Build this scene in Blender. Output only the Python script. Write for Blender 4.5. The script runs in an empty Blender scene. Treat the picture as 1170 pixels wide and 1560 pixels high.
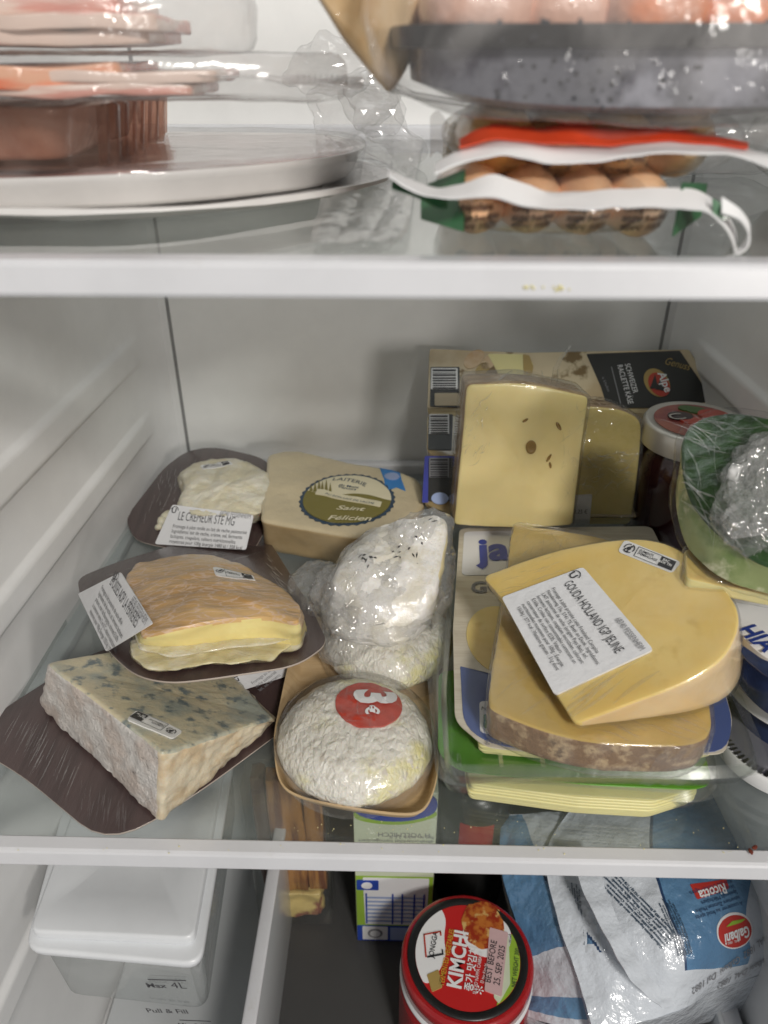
import bpy, bmesh, math, random
from math import sin, cos, pi, radians, tan
from mathutils import Vector, Matrix, noise
from mathutils.bvhtree import BVHTree
random.seed(7)
S = bpy.context.scene
COL = S.collection
# ------------------------------------------------------------------ camera
F, PITCH, YAW, CH = 1150.0, radians(31), radians(1.3), .316
FWD = Vector((-sin(YAW)*cos(PITCH), cos(YAW)*cos(PITCH), -sin(PITCH)))
RT = Vector((cos(YAW), sin(YAW), 0)); UP = RT.cross(FWD)
C0 = Vector((0, 0, CH))
cd = bpy.data.cameras.new('camera'); cam = bpy.data.objects.new('camera', cd); COL.objects.link(cam)
R3 = Matrix((RT, UP, -FWD)).transposed()
cam.matrix_world = Matrix.Translation(C0) @ R3.to_4x4()
cd.sensor_fit = 'VERTICAL'; cd.sensor_height = 24; cd.lens = F/1560*24
cd.clip_start = .01; cd.clip_end = 20
cd.dof.use_dof = True; cd.dof.focus_distance = .42; cd.dof.aperture_fstop = 6.2
S.camera = cam
# ------------------------------------------------------------------ light
W = bpy.data.worlds.new("World"); S.world = W; W.use_nodes = True
W.node_tree.nodes['Background'].inputs[0].default_value = (.93, .96, 1.0, 1)
W.node_tree.nodes['Background'].inputs[1].default_value = .195
def area(name, loc, target, size, power, col, sy=None):
    l = bpy.data.lights.new(name, 'AREA'); l.size = size; l.energy = power; l.color = col
    if sy: l.shape = 'RECTANGLE'; l.size_y = sy
    o = bpy.data.objects.new(name, l); COL.objects.link(o); o.location = loc
    o.rotation_euler = (Vector(target)-Vector(loc)).to_track_quat('-Z', 'Y').to_euler(); return o
area('room_ceiling_lamp', (.42, -.95, 1.05), (.02, .35, 0), .20, 18.0, (1, .955, .90))
area('room_side_lamp', (.70, -1.05, .40), (0, .5, .08), .16, 5.5, (1, .955, .90))
area('fridge_roof_lamp', (.01, .42, .63), (.01, .40, 0), .34, .30, (.95, .98, 1), .12)
S.view_settings.view_transform = 'Standard'; S.view_settings.look = 'None'
S.view_settings.exposure = 0; S.view_settings.gamma = 1
S.cycles.max_bounces = 10; S.cycles.transparent_max_bounces = 24
S.cycles.transmission_bounces = 8; S.cycles.use_denoising = True
S.cycles.caustics_reflective = False; S.cycles.caustics_refractive = False
# ------------------------------------------------------------------ pixel -> point
def at(u, v, z=None, y=None, x=None):
    d = FWD*F + RT*(u-585) - UP*(v-780)
    if z is not None: t = (z-CH)/d.z
    elif y is not None: t = y/d.y
    else: t = x/d.x
    return C0 + d*t
class Pl:
    """a plane through three points; px() meets it, p(a,b,h) is a point in it"""
    def __init__(s, A, B, C):
        s.o = A.copy(); s.n = (B-A).cross(C-A).normalized()
        if s.n.dot(C0-A) < 0: s.n = -s.n
        s.ex = (B-A).normalized(); s.ey = s.n.cross(s.ex)
    def px(s, u, v, h=0):
        d = FWD*F + RT*(u-585) - UP*(v-780)
        o = s.o + s.n*h
        return C0 + d*((o-C0).dot(s.n)/d.dot(s.n))
    def off(s, h):
        q = Pl.__new__(Pl); q.o = s.o+s.n*h; q.n = s.n; q.ex = s.ex; q.ey = s.ey; return q
def flat(z): return Pl(Vector((0, .3, z)), Vector((1, .3, z)), Vector((0, 1, z)))
def p3(a, b, c): return Pl(at(a[0], a[1], z=a[2]), at(b[0], b[1], z=b[2]), at(c[0], c[1], z=c[2]))
# ------------------------------------------------------------------ materials
def nd(nt, t, **k):
    n = nt.nodes.new(t)
    for a, b in k.items():
        if a.startswith('i_'): n.inputs[int(a[2:])].default_value = b
        else: setattr(n, a, b)
    return n
def mat(name, c1, c2=None, sc=60, lo=.42, hi=.6, st=(1, 1, 1), c3=None, sc3=200, lo3=.55, hi3=.65, rough=.5,
        bumps=(), coat=0, coatr=.06, coatb=(), sss=0, sssr=(.01, .006, .003), metal=0, spec=.5, alpha=1, trans=0, em=None, var=.06, det=5, k3='noise'):
    m = bpy.data.materials.new(name); m.use_nodes = True; nt = m.node_tree; L = nt.links.new
    b = nt.nodes['Principled BSDF']; tc = nd(nt, 'ShaderNodeTexCoord')
    def tex(scale, stretch, kind='noise', detail=det):
        mp = nd(nt, 'ShaderNodeMapping'); mp.inputs['Scale'].default_value = stretch; L(tc.outputs['Object'], mp.inputs[0])
        if kind == 'noise':
            t = nd(nt, 'ShaderNodeTexNoise'); t.inputs['Scale'].default_value = scale; t.inputs['Detail'].default_value = detail; t.inputs['Roughness'].default_value = .6; L(mp.outputs[0], t.inputs[0]); return t.outputs[0]
        if kind == 'warp':
            n0 = nd(nt, 'ShaderNodeTexNoise'); n0.inputs['Scale'].default_value = scale*.7; n0.inputs['Detail'].default_value = 3; L(mp.outputs[0], n0.inputs[0])
            va = nd(nt, 'ShaderNodeVectorMath', operation='MULTIPLY_ADD'); va.inputs[1].default_value = (1.6/scale,)*3; L(n0.outputs[1], va.inputs[0]); L(mp.outputs[0], va.inputs[2])
            t = nd(nt, 'ShaderNodeTexVoronoi', feature='DISTANCE_TO_EDGE'); t.inputs['Scale'].default_value = scale; L(va.outputs[0], t.inputs[0]); return t.outputs[0]
        if kind == 'f1':
            t = nd(nt, 'ShaderNodeTexVoronoi'); t.inputs['Scale'].default_value = scale; L(mp.outputs[0], t.inputs[0]); return t.outputs[0]
        if kind == 'dots':
            t = nd(nt, 'ShaderNodeTexVoronoi'); t.inputs['Scale'].default_value = scale; t.inputs['Randomness'].default_value = 0; L(mp.outputs[0], t.inputs[0]); return ramp(t.outputs[0], .18, .34)
        if kind == 'ridge':
            t = nd(nt, 'ShaderNodeTexNoise'); t.noise_type = 'RIDGED_MULTIFRACTAL'; t.inputs['Scale'].default_value = scale; t.inputs['Detail'].default_value = 4; t.inputs['Distortion'].default_value = .6; L(mp.outputs[0], t.inputs[0]); return t.outputs[0]
    def ramp(src, lo, hi):
        r = nd(nt, 'ShaderNodeMapRange', interpolation_type='SMOOTHSTEP'); r.inputs[1].default_value = lo; r.inputs[2].default_value = hi; L(src, r.inputs[0]); return r.outputs[0]
    def mix(f, a, bb, blend='MIX'):
        x = nd(nt, 'ShaderNodeMix', data_type='RGBA', blend_type=blend)
        for s, k in ((f, 0), (a, 6), (bb, 7)):
            if isinstance(s, (int, float)): x.inputs[k].default_value = s
            elif isinstance(s, tuple): x.inputs[k].default_value = s+(1,) if len(s) == 3 else s
            else: L(s, x.inputs[k])
        return x.outputs[2]
    col = c1
    if c2: col = mix(ramp(tex(sc, st), lo, hi), c1, c2)
    if c3: col = mix(ramp(tex(sc3, st, k3), lo3, hi3), col, c3)
    if var:
        v = ramp(tex(35, (1, 1, 1)), .3, .7); lo_ = (1-var,)*3; hi_ = (1+var*.5,)*3
        col = mix(1.0, col, mix(v, lo_, hi_), 'MULTIPLY')
    if isinstance(col, tuple): b.inputs['Base Color'].default_value = col+(1,)
    else: L(col, b.inputs['Base Color'])
    def bumpchain(bs):
        prev = None
        for kind, scale, stren, dist, stretch in bs:
            bn = nd(nt, 'ShaderNodeBump'); bn.inputs['Strength'].default_value = stren; bn.inputs['Distance'].default_value = dist
            L(tex(scale, stretch, kind), bn.inputs['Height'])
            if prev: L(prev, bn.inputs['Normal'])
            prev = bn.outputs[0]
        return prev
    if bumps: L(bumpchain(bumps), b.inputs['Normal'])
    b.inputs['Roughness'].default_value = rough; b.inputs['Metallic'].default_value = metal
    b.inputs['Specular IOR Level'].default_value = spec
    if coat:
        b.inputs['Coat Weight'].default_value = coat; b.inputs['Coat Roughness'].default_value = coatr
        if coatb: L(bumpchain(coatb), b.inputs['Coat Normal'])
    if sss:
        b.inputs['Subsurface Weight'].default_value = sss; b.inputs['Subsurface Radius'].default_value = sssr; b.inputs['Subsurface Scale'].default_value = 1.0
    if trans: b.inputs['Transmission Weight'].default_value = trans
    if alpha < 1: b.inputs['Alpha'].default_value = alpha
    return m
def film(name, tint=(.97, .97, .97), gl=1.0, rough=.07, haze=.08, scale=90, stren=.7, dist=.002, st=(1, 1, 1), kind='noise', hcol=(.85, .85, .84), cap_=.38):
    """thin clear plastic: see-through, with creased gloss and a little white haze along creases"""
    m = bpy.data.materials.new(name); m.use_nodes = True; nt = m.node_tree; L = nt.links.new
    nt.nodes.clear(); out = nd(nt, 'ShaderNodeOutputMaterial'); tc = nd(nt, 'ShaderNodeTexCoord'); mp = nd(nt, 'ShaderNodeMapping'); mp.inputs['Scale'].default_value = st; L(tc.outputs['Object'], mp.inputs[0])
    t = nd(nt, 'ShaderNodeTexNoise'); t.inputs['Scale'].default_value = scale; t.inputs['Detail'].default_value = 4; t.inputs['Distortion'].default_value = .8
    if kind == 'ridge': t.noise_type = 'RIDGED_MULTIFRACTAL'
    L(mp.outputs[0], t.inputs[0])
    b = nd(nt, 'ShaderNodeBump'); b.inputs['Strength'].default_value = stren; b.inputs['Distance'].default_value = dist; L(t.outputs[0], b.inputs['Height'])
    fr = nd(nt, 'ShaderNodeLayerWeight'); L(b.outputs[0], fr.inputs[1])
    pw = nd(nt, 'ShaderNodeMath', operation='POWER', use_clamp=True); pw.inputs[1].default_value = 5; L(fr.outputs[1], pw.inputs[0])
    ma = nd(nt, 'ShaderNodeMath', operation='MULTIPLY_ADD'); ma.inputs[1].default_value = .9*gl; ma.inputs[2].default_value = .05*gl; L(pw.outputs[0], ma.inputs[0])
    mu = nd(nt, 'ShaderNodeMath', operation='MINIMUM'); mu.inputs[1].default_value = cap_; L(ma.outputs[0], mu.inputs[0])
    tr = nd(nt, 'ShaderNodeBsdfTransparent'); tr.inputs[0].default_value = tint+(1,)
    g = nd(nt, 'ShaderNodeBsdfGlossy'); g.inputs['Roughness'].default_value = rough; L(b.outputs[0], g.inputs['Normal'])
    df = nd(nt, 'ShaderNodeBsdfDiffuse'); df.inputs[0].default_value = hcol+(1,)
    rm = nd(nt, 'ShaderNodeMapRange'); rm.inputs[1].default_value = .45; rm.inputs[2].default_value = .8; rm.inputs[3].default_value = haze*.5; rm.inputs[4].default_value = haze*2.4; L(t.outputs[0], rm.inputs[0])
    m0 = nd(nt, 'ShaderNodeMixShader'); L(rm.outputs[0], m0.inputs[0]); L(tr.outputs[0], m0.inputs[1]); L(df.outputs[0], m0.inputs[2])
    m1 = nd(nt, 'ShaderNodeMixShader'); L(mu.outputs[0], m1.inputs[0]); L(m0.outputs[0], m1.inputs[1]); L(g.outputs[0], m1.inputs[2])
    L(m1.outputs[0], out.inputs[0]); return m
U3 = (1, 1, 1)
M = {}
M['liner'] = mat('liner', (.79, .79, .785), rough=.38, bumps=[('noise', 700, .08, .0004, U3)], var=.03)
M['backwall'] = mat('backwall', (.83, .83, .815), rough=.33, bumps=[('noise', 500, .12, .0004, U3)], var=.03)
M['trim'] = mat('trim', (.62, .625, .645), c2=(.54, .53, .51), sc=40, lo=.62, hi=.78, rough=.28, bumps=[('noise', 300, .05, .0003, U3)], coat=.3, var=.04)
M['dark'] = mat('dark', (.03, .03, .03), rough=.5)
M['seam'] = mat('seam', (.26, .26, .26), rough=.7)
M['glass'] = film('glass', cap_=.95, tint=(.88, .90, .895), gl=1.0, rough=.02, haze=.07, scale=14, stren=.02, dist=.001, hcol=(.6, .66, .63))
M['glassedge'] = mat('glassedge', (.12, .22, .19), rough=.15, var=0)
FS = [('noise', 60, .35, .0012, (1, 1, 1)), ('noise', 160, .5, .0012, (.25, 2.5, 1))]
FC = [('ridge', 70, .6, .0018, U3), ('noise', 260, .5, .001, U3)]
M['board'] = mat('board', (.075, .047, .045), c2=(.055, .034, .033), sc=8, st=(12, 1, 1), rough=.35, coat=1, coatr=.12, coatb=[('noise', 90, .5, .0012, (7, .9, 1)), ('noise', 300, .35, .0006, (6, .7, 1))], var=.1)
M['board_edge'] = mat('board_edge', (.42, .36, .31), rough=.6)
M['bleu_top'] = mat('bleu_top', (.64, .57, .39), c2=(.39, .42, .36), sc=26, lo=.44, hi=.62, c3=(.17, .21, .215), sc3=115, lo3=.51, hi3=.66, det=9, rough=.35, coat=.7, coatb=FS, sss=.15, bumps=[('noise', 260, .5, .0012, U3)])
M['bleu_side'] = mat('bleu_side', (.70, .62, .46), c2=(.60, .47, .30), sc=60, rough=.4, coat=.7, coatb=FS, sss=.12, bumps=[('noise', 220, .6, .0014, U3)])
M['bleu_rind'] = mat('bleu_rind', (.70, .67, .63), c2=(.60, .52, .46), sc=45, lo=.42, hi=.62, c3=(.22, .19, .17), sc3=150, lo3=.62, hi3=.74, det=9, rough=.75, coat=.35, coatr=.15, coatb=FS, bumps=[('noise', 500, .9, .002, U3), ('noise', 140, .6, .003, U3)])
M['epo_rind'] = mat('epo_rind', (.56, .31, .10), c2=(.66, .43, .19), sc=26, lo=.35, hi=.65, c3=(.68, .48, .33), sc3=190, lo3=.11, hi3=.0, k3='warp', st=(.42, 1.35, 1), det=8, rough=.35, coat=.8, coatb=FS, sss=.08, bumps=[('ridge', 70, .55, .0016, (.5, 1.4, 1)), ('noise', 240, .5, .001, (.6, 1.5, 1))])
M['epo_paste'] = mat('epo_paste', (.78, .68, .30), c2=(.72, .60, .25), sc=30, rough=.3, sss=.2, coat=.5, coatb=FS, bumps=[('noise', 120, .25, .001, (.3, .3, 4))])
M['epo_ooze'] = mat('epo_ooze', (.70, .62, .36), c2=(.74, .68, .50), sc=60, rough=.18, sss=.2, coat=1, coatb=FS, bumps=[('noise', 120, .5, .002, U3)])
M['white_cheese'] = mat('white_cheese', (.72, .66, .48), c2=(.77, .73, .60), sc=60, rough=.5, sss=.2, coat=.4, coatb=FS, bumps=[('noise', 300, .8, .0016, U3)])
M['label'] = mat('label', (.74, .745, .76), rough=.45, bumps=[('noise', 55, .4, .0022, U3), ('noise', 190, .25, .001, (1, 2, 1))], var=.03)
M['sticker'] = mat('sticker', (.78, .78, .77), rough=.35, var=.02)
M['ink'] = mat('ink', (.035, .035, .04), rough=.5, var=0)
M['greyink'] = mat('greyink', (.23, .23, .24), rough=.5, var=0)
M['fel_paper'] = mat('fel_paper', (.66, .56, .36), c2=(.60, .50, .32), sc=12, lo=.4, hi=.6, rough=.35, coat=.6, coatb=[('noise', 45, .5, .003, U3)], bumps=[('noise', 30, .6, .004, U3)])
M['fel_side'] = mat('fel_side', (.50, .36, .18), c2=(.56, .42, .23), sc=20, rough=.35, coat=.8, coatb=[('noise', 45, .6, .003, (1, 1, 2))])
M['olive'] = mat('olive', (.20, .17, .035), rough=.4, var=.03)
M['navy'] = mat('navy', (.03, .06, .10), rough=.4, var=.03)
M['cream'] = mat('cream', (.72, .66, .46), rough=.4, var=.03)
M['ribbonblue'] = mat('ribbonblue', (.04, .22, .55), rough=.35, var=.03)
M['wood'] = mat('wood', (.66, .48, .27), c2=(.61, .43, .23), sc=30, st=(1, 9, 1), rough=.5, bumps=[('noise', 120, .3, .0006, (1, 8, 1))], var=.08)
M['marc'] = mat('marc', (.84, .81, .72), c2=(.76, .70, .30), sc=26, lo=.50, hi=.66, c3=(.70, .65, .55), sc3=260, lo3=.54, hi3=.66, det=8, rough=.4, coat=.9, coatr=.08, coatb=[('ridge', 45, .5, .0018, U3), ('noise', 120, .4, .001, (.4, 1.8, 1))], sss=.12, bumps=[('warp', 235, .62, .0024, (1.25, .7, 1)), ('noise', 360, .5, .0010, U3)])
M['red'] = mat('red', (.50, .045, .02), c2=(.44, .035, .015), sc=300, rough=.4, var=.02)
M['white'] = mat('white', (.80, .80, .80), rough=.4, var=.02)
M['goat'] = mat('goat', (.78, .76, .72), c2=(.68, .64, .54), sc=60, c3=(.10, .09, .05), sc3=210, lo3=.70, hi3=.74, rough=.5, coat=.8, coatb=FC, sss=.1, bumps=[('noise', 200, .6, .002, U3)])
M['goatcut'] = mat('goatcut', (.70, .61, .36), c2=(.72, .65, .46), sc=40, rough=.45, coat=.8, coatb=FC, sss=.15)
M['film'] = film('film', haze=.07, scale=110, stren=.75, dist=.003, kind='ridge')
M['filmcr'] = film('filmcr', haze=.20, scale=105, stren=.9, dist=.005, kind='ridge', gl=1.7, rough=.07, cap_=.45)
M['filmsm'] = film('filmsm', haze=.05, scale=40, stren=.45, dist=.003)
M['bagfilm'] = film('bagfilm', haze=.15, scale=30, stren=.6, dist=.004, rough=.12, hcol=(.75, .72, .70))
M['bagclear'] = film('bagclear', haze=.075, scale=30, stren=.6, dist=.004, rough=.15, hcol=(.75, .72, .70))
M['crease'] = film('crease', haze=.13, scale=300, stren=.3, dist=.001, gl=2.4, rough=.14, cap_=.45)
M['creasesoft'] = film('creasesoft', haze=.06, scale=300, stren=.3, dist=.001, gl=1.6, rough=.16, cap_=.35)
M['tub'] = film('tub', tint=(.97, .98, .97), haze=.022, scale=30, stren=.25, dist=.0015, rough=.20, gl=1.0)
M['binclear'] = film('binclear', tint=(.84, .86, .86), haze=.18, scale=10, stren=.1, dist=.001, rough=.08, gl=1.2)
CB = [('noise', 25, .25, .002, U3), ('noise', 110, .35, .0008, (.3, 2, 1))]
M['gouda'] = mat('gouda', (.78, .55, .16), c2=(.82, .63, .25), sc=16, lo=.38, hi=.66, c3=(.64, .43, .12), sc3=60, lo3=.54, hi3=.8, rough=.32, sss=.25, coat=.7, coatr=.12, coatb=CB, bumps=[('noise', 300, .15, .0006, U3)], var=.05)
M['gouda_rind'] = mat('gouda_rind', (.80, .57, .29), c2=(.82, .62, .36), sc=30, rough=.35, sss=.25, coat=.8, coatb=CB, bumps=[('noise', 150, .2, .001, U3)])
M['tomme'] = mat('tomme', (.60, .42, .12), c2=(.52, .36, .10), sc=25, rough=.3, sss=.2, coat=1, coatr=.07, coatb=FS)
M['tomme_rind'] = mat('tomme_rind', (.24, .14, .065), c2=(.50, .36, .20), sc=110, lo=.47, hi=.62, det=9, c3=(.16, .10, .05), sc3=120, lo3=.58, hi3=.7, rough=.5, coat=.9, coatb=FC, bumps=[('noise', 300, .8, .0016, U3)])
M['gruy'] = mat('gruy', (.85, .70, .33), c2=(.82, .66, .28), sc=12, rough=.4, sss=.25, coat=.5, coatr=.12, coatb=CB, var=.04)
M['gruy_rind'] = mat('gruy_rind', (.38, .22, .08), c2=(.58, .40, .20), sc=90, rough=.5, coat=.6, coatb=CB)
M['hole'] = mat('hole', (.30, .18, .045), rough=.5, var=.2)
M['block'] = mat('block', (.66, .52, .16), c2=(.70, .56, .20), sc=20, rough=.3, sss=.2, coat=1, coatb=FS)
M['packblack'] = mat('packblack', (.022, .022, .020), rough=.35, var=0)
M['packtan'] = mat('packtan', (.50, .38, .22), c2=(.60, .50, .33), sc=14, c3=(.20, .13, .05), sc3=28, lo3=.60, hi3=.66, rough=.35)
M['packwin'] = mat('packwin', (.42, .33, .16), c2=(.30, .22, .10), sc=20, rough=.2, coat=1)
M['gold'] = mat('gold', (.40, .28, .09), rough=.35)
M['goldred'] = mat('goldred', (.45, .05, .03), rough=.35)
M['packblue'] = mat('packblue', (.05, .06, .33), rough=.3)
M['maroon'] = mat('maroon', (.020, .004, .006), rough=.12, coat=.4, var=.1)
M['lidmetal'] = mat('lidmetal', (.62, .60, .55), rough=.3, metal=.55, var=.04)
M['lidred'] = mat('lidred', (.22, .035, .035), c2=(.34, .10, .06), sc=30, rough=.3, coat=.6)
M['leaf'] = mat('leaf', (.05, .12, .025), rough=.3)
M['green_rind'] = mat('green_rind', (.020, .068, .010), c2=(.009, .034, .005), sc=45, lo=.4, hi=.6, rough=.35, coat=1, coatr=.08, coatb=[('noise', 70, .6, .0025, (.3, 1.6, 1)), ('ridge', 60, .35, .001, U3)], bumps=[('noise', 300, .4, .001, U3)])
M['green_side'] = mat('green_side', (.27, .32, .13), c2=(.15, .22, .06), sc=40, c3=(.55, .55, .36), sc3=70, lo3=.52, hi3=.66, rough=.35, coat=1, coatb=FC)
M['jagreen'] = mat('jagreen', (.10, .30, .025), rough=.25, coat=.6, var=.08)
M['jablue'] = mat('jablue', (.075, .11, .27), rough=.3, coat=.5, coatb=CB, var=.05)
M['jalogo'] = mat('jalogo', (.015, .045, .33), rough=.35, var=0)
M['jabeige'] = mat('jabeige', (.62, .57, .46), c2=(.55, .49, .38), sc=30, st=(1, 12, 1), rough=.3, coat=.5, coatb=CB)
M['slice'] = mat('slice', (.76, .68, .32), rough=.35, sss=.2, bumps=[('noise', 30, .3, .001, (1, 1, 1))])
M['tubblue'] = mat('tubblue', (.03, .055, .15), c2=(.02, .03, .08), sc=30, rough=.25, coat=.5)
M['textblue'] = mat('textblue', (.012, .035, .22), rough=.35, var=0)
M['lime'] = mat('lime', (.45, .60, .03), rough=.4)
M['tankwhite'] = mat('tankwhite', (.70, .72, .74), rough=.32, var=.03, bumps=[('noise', 600, .06, .0003, U3)])
M['matdark'] = mat('matdark', (.055, .055, .055), rough=.55, c3=(.012, .012, .012), sc3=330, k3='dots', lo3=.6, hi3=.4, bumps=[('dots', 330, .6, .0012, U3)], var=.05)
M['wafer'] = mat('wafer', (.42, .19, .045), c2=(.16, .05, .015), sc=45, st=(3, .7, .25), rough=.4, coat=.6, coatb=FS)
M['waferdark'] = mat('waferdark', (.07, .025, .01), rough=.4, coat=.4)
M['waferpale'] = mat('waferpale', (.60, .46, .18), c2=(.26, .10, .07), sc=45, lo=.5, hi=.62, rough=.4, coat=.5)
M['carton'] = mat('carton', (.62, .68, .50), rough=.35, coat=.3)
M['cartongreen'] = mat('cartongreen', (.30, .48, .05), rough=.35)
M['cartonblue'] = mat('cartonblue', (.02, .06, .36), rough=.35)
M['paleblue'] = mat('paleblue', (.32, .40, .62), rough=.4)
M['kimred'] = mat('kimred', (.36, .012, .015), rough=.25, coat=.7, var=.06)
M['kimlabel'] = mat('kimlabel', (.50, .02, .02), rough=.35, var=.03)
M['kimblack'] = mat('kimblack', (.016, .016, .016), rough=.3, var=0)
M['kimorange'] = mat('kimorange', (.50, .16, .03), c2=(.30, .03, .01), sc=150, c3=(.65, .42, .15), sc3=120, rough=.4)
M['pinksticker'] = mat('pinksticker', (.62, .42, .42), rough=.4)
M['yellowink'] = mat('yellowink', (.60, .36, .04), rough=.4, var=0)
BG = [('noise', 28, .8, .006, U3), ('ridge', 22, .5, .004, U3)]
M['bagwhite'] = mat('bagwhite', (.61, .65, .70), rough=.25, coat=.8, coatr=.08, coatb=BG, bumps=BG, var=.04)
M['bagblue'] = mat('bagblue', (.10, .22, .38), c2=(.13, .27, .44), sc=12, rough=.25, coat=.8, coatr=.08, coatb=BG, bumps=BG)
M['bagdark'] = mat('bagdark', (.02, .05, .12), rough=.3)
M['foam'] = mat('foam', (.76, .74, .72), rough=.45, coat=.5, coatb=[('noise', 60, .5, .002, U3)])
M['meat'] = mat('meat', (.30, .12, .10), c2=(.46, .30, .27), sc=14, st=(1, 2.5, 1), c3=(.16, .03, .03), sc3=30, rough=.2, coat=1, coatb=[('noise', 40, .7, .004, (.5, 2, 1))])
M['bacon'] = mat('bacon', (.62, .28, .22), c2=(.72, .56, .48), sc=20, lo=.45, hi=.55, st=(.35, 1, 4), rough=.3, coat=.7, coatb=BG)
M['salmon'] = mat('salmon', (.80, .13, .03), c2=(.74, .40, .26), sc=18, lo=.5, hi=.62, st=(.5, 1, 3), rough=.25, coat=.8, coatb=BG)
M['brownplastic'] = film('brownplastic', tint=(.85, .72, .66), haze=.20, scale=30, stren=.3, dist=.002, rough=.1, hcol=(.55, .40, .33))
M['chicken'] = mat('chicken', (.74, .44, .33), c2=(.76, .24, .09), sc=22, rough=.3, coat=.8, coatb=BG, bumps=[('noise', 60, .6, .004, U3)])
M['darktray'] = mat('darktray', (.15, .15, .17), c2=(.04, .035, .05), sc=34, lo=.50, hi=.62, c3=(.34, .34, .38), sc3=22, lo3=.52, hi3=.64, rough=.25, coat=.8, coatb=BG)
M['tan'] = mat('tan', (.50, .30, .12), c2=(.58, .42, .24), sc=18, rough=.35, coat=.7, coatb=BG)
M['sausage'] = mat('sausage', (.82, .45, .14), c2=(.86, .56, .26), sc=30, rough=.28, coat=.7, coatb=FS, sss=.1)
M['sausageb'] = mat('sausageb', (.86, .50, .28), c2=(.88, .60, .38), sc=30, rough=.28, coat=.7, coatb=FS, sss=.1)
M['redlabel'] = mat('redlabel', (.85, .09, .03), c2=(.80, .07, .02), sc=60, rough=.35, coat=.4)
M['greenlabel'] = mat('greenlabel', (.02, .09, .035), c2=(.03, .13, .05), sc=50, rough=.35, coat=.4)
M['brownink'] = mat('brownink', (.12, .05, .03), rough=.5)
M['flake'] = mat('flake', (.14, .025, .012), rough=.5)
# ------------------------------------------------------------------ objects
LOC = {}
def thing(name, label, cat, loc, group=None):
    o = bpy.data.objects.new(name, None); COL.objects.link(o); o.location = loc; o.empty_display_size = .01
    o['label'] = label; o['category'] = cat
    if group: o['group'] = group
    LOC[o] = Vector(loc); return o
def obj(name, bm, mats, parent=None, smooth=True, label=None, cat=None, kind=None, group=None, loc=None, tri=False):
    bmesh.ops.recalc_face_normals(bm, faces=bm.faces[:]) if not getattr(bm, 'keep', False) else None
    bvh = BVHTree.FromBMesh(bm)
    base = LOC[parent] if parent else Vector(loc or (0, 0, 0))
    bmesh.ops.translate(bm, verts=bm.verts[:], vec=-base)
    me = bpy.data.meshes.new(name); bm.to_mesh(me); bm.free()
    for m in (mats if isinstance(mats, (list, tuple)) else [mats]): me.materials.append(M[m])
    if smooth:
        for p in me.polygons: p.use_smooth = True
        me.set_sharp_from_angle(angle=radians(50))
    o = bpy.data.objects.new(name, me); COL.objects.link(o)
    if parent: o.parent = parent
    else: o.location = base
    LOC[o] = base
    if label: o['label'] = label
    if cat: o['category'] = cat
    if kind: o['kind'] = kind
    if group: o['group'] = group
    BV[o] = bvh
    return o
BV = {}
def struct(name, bm, mats, smooth=False, loc=None): return obj(name, bm, mats, None, smooth, kind='structure', loc=loc)
def box(bm, x0, x1, y0, y1, z0, z1, bev=0, mi=0, seg=2):
    vs = [bm.verts.new((x, y, z)) for x in (x0, x1) for y in (y0, y1) for z in (z0, z1)]
    fs = [bm.faces.new([vs[i] for i in q]) for q in ((0, 1, 3, 2), (4, 6, 7, 5), (0, 4, 5, 1), (2, 3, 7, 6), (0, 2, 6, 4), (1, 5, 7, 3))]
    for f in fs: f.material_index = mi
    if bev:
        es = list({e for f in fs for e in f.edges})
        bmesh.ops.bevel(bm, geom=es, offset=bev, segments=seg, profile=.5, affect='EDGES')
    return bm
def nb(): return bmesh.new()
def rnd_pair(top, bot, r, ds=.004, k=5):
    """round the corners of two matching outlines and cut both into the same number of points"""
    n = len(top); rs = r if isinstance(r, (list, tuple)) else [r]*n
    T, B, idx = [], [], []
    def corner(P, i, rr):
        a, b, c = P[i-1], P[i], P[(i+1) % n]
        la, lc = (a-b).length, (c-b).length
        return b+(a-b)*min(.47, rr/max(la, 1e-6)), b, b+(c-b)*min(.47, rr/max(lc, 1e-6))
    cT = [corner(top, i, rs[i]) for i in range(n)]; cB = [corner(bot, i, rs[i]) for i in range(n)]
    for i in range(n):
        kk = k if rs[i] > 0 else 0
        for j in range(kk+1):
            t = j/kk if kk else 0
            for c, D in ((cT[i], T), (cB[i], B)):
                D.append((1-t)**2*c[0]+2*t*(1-t)*c[1]+t*t*c[2] if kk else c[1].copy())
            idx.append(i)
        a, b = cT[i][2], cT[(i+1) % n][0]; a2, b2 = cB[i][2], cB[(i+1) % n][0]
        if not kk: a, a2 = cT[i][1], cB[i][1]
        m = max(1, int((b-a).length/ds))
        for j in range(1, m):
            t = j/m; T.append(a.lerp(b, t)); B.append(a2.lerp(b2, t)); idx.append(i)
    return T, B, idx
def loft(bm, rings, mis, close=True):
    vr = [[bm.verts.new(p) for p in r] for r in rings]; n = len(rings[0])
    for a in range(len(vr)-1):
        for i in range(n if close else n-1):
            j = (i+1) % n
            f = bm.faces.new((vr[a][i], vr[a][j], vr[a+1][j], vr[a+1][i]))
            f.material_index = mis(a, i) if callable(mis) else mis
    return vr
def cap(bm, ring, mi=0):
    c = sum((v.co for v in ring), Vector())/len(ring); cv = bm.verts.new(c)
    for i in range(len(ring)):
        f = bm.faces.new((ring[i], ring[(i+1) % len(ring)], cv)); f.material_index = mi
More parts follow.
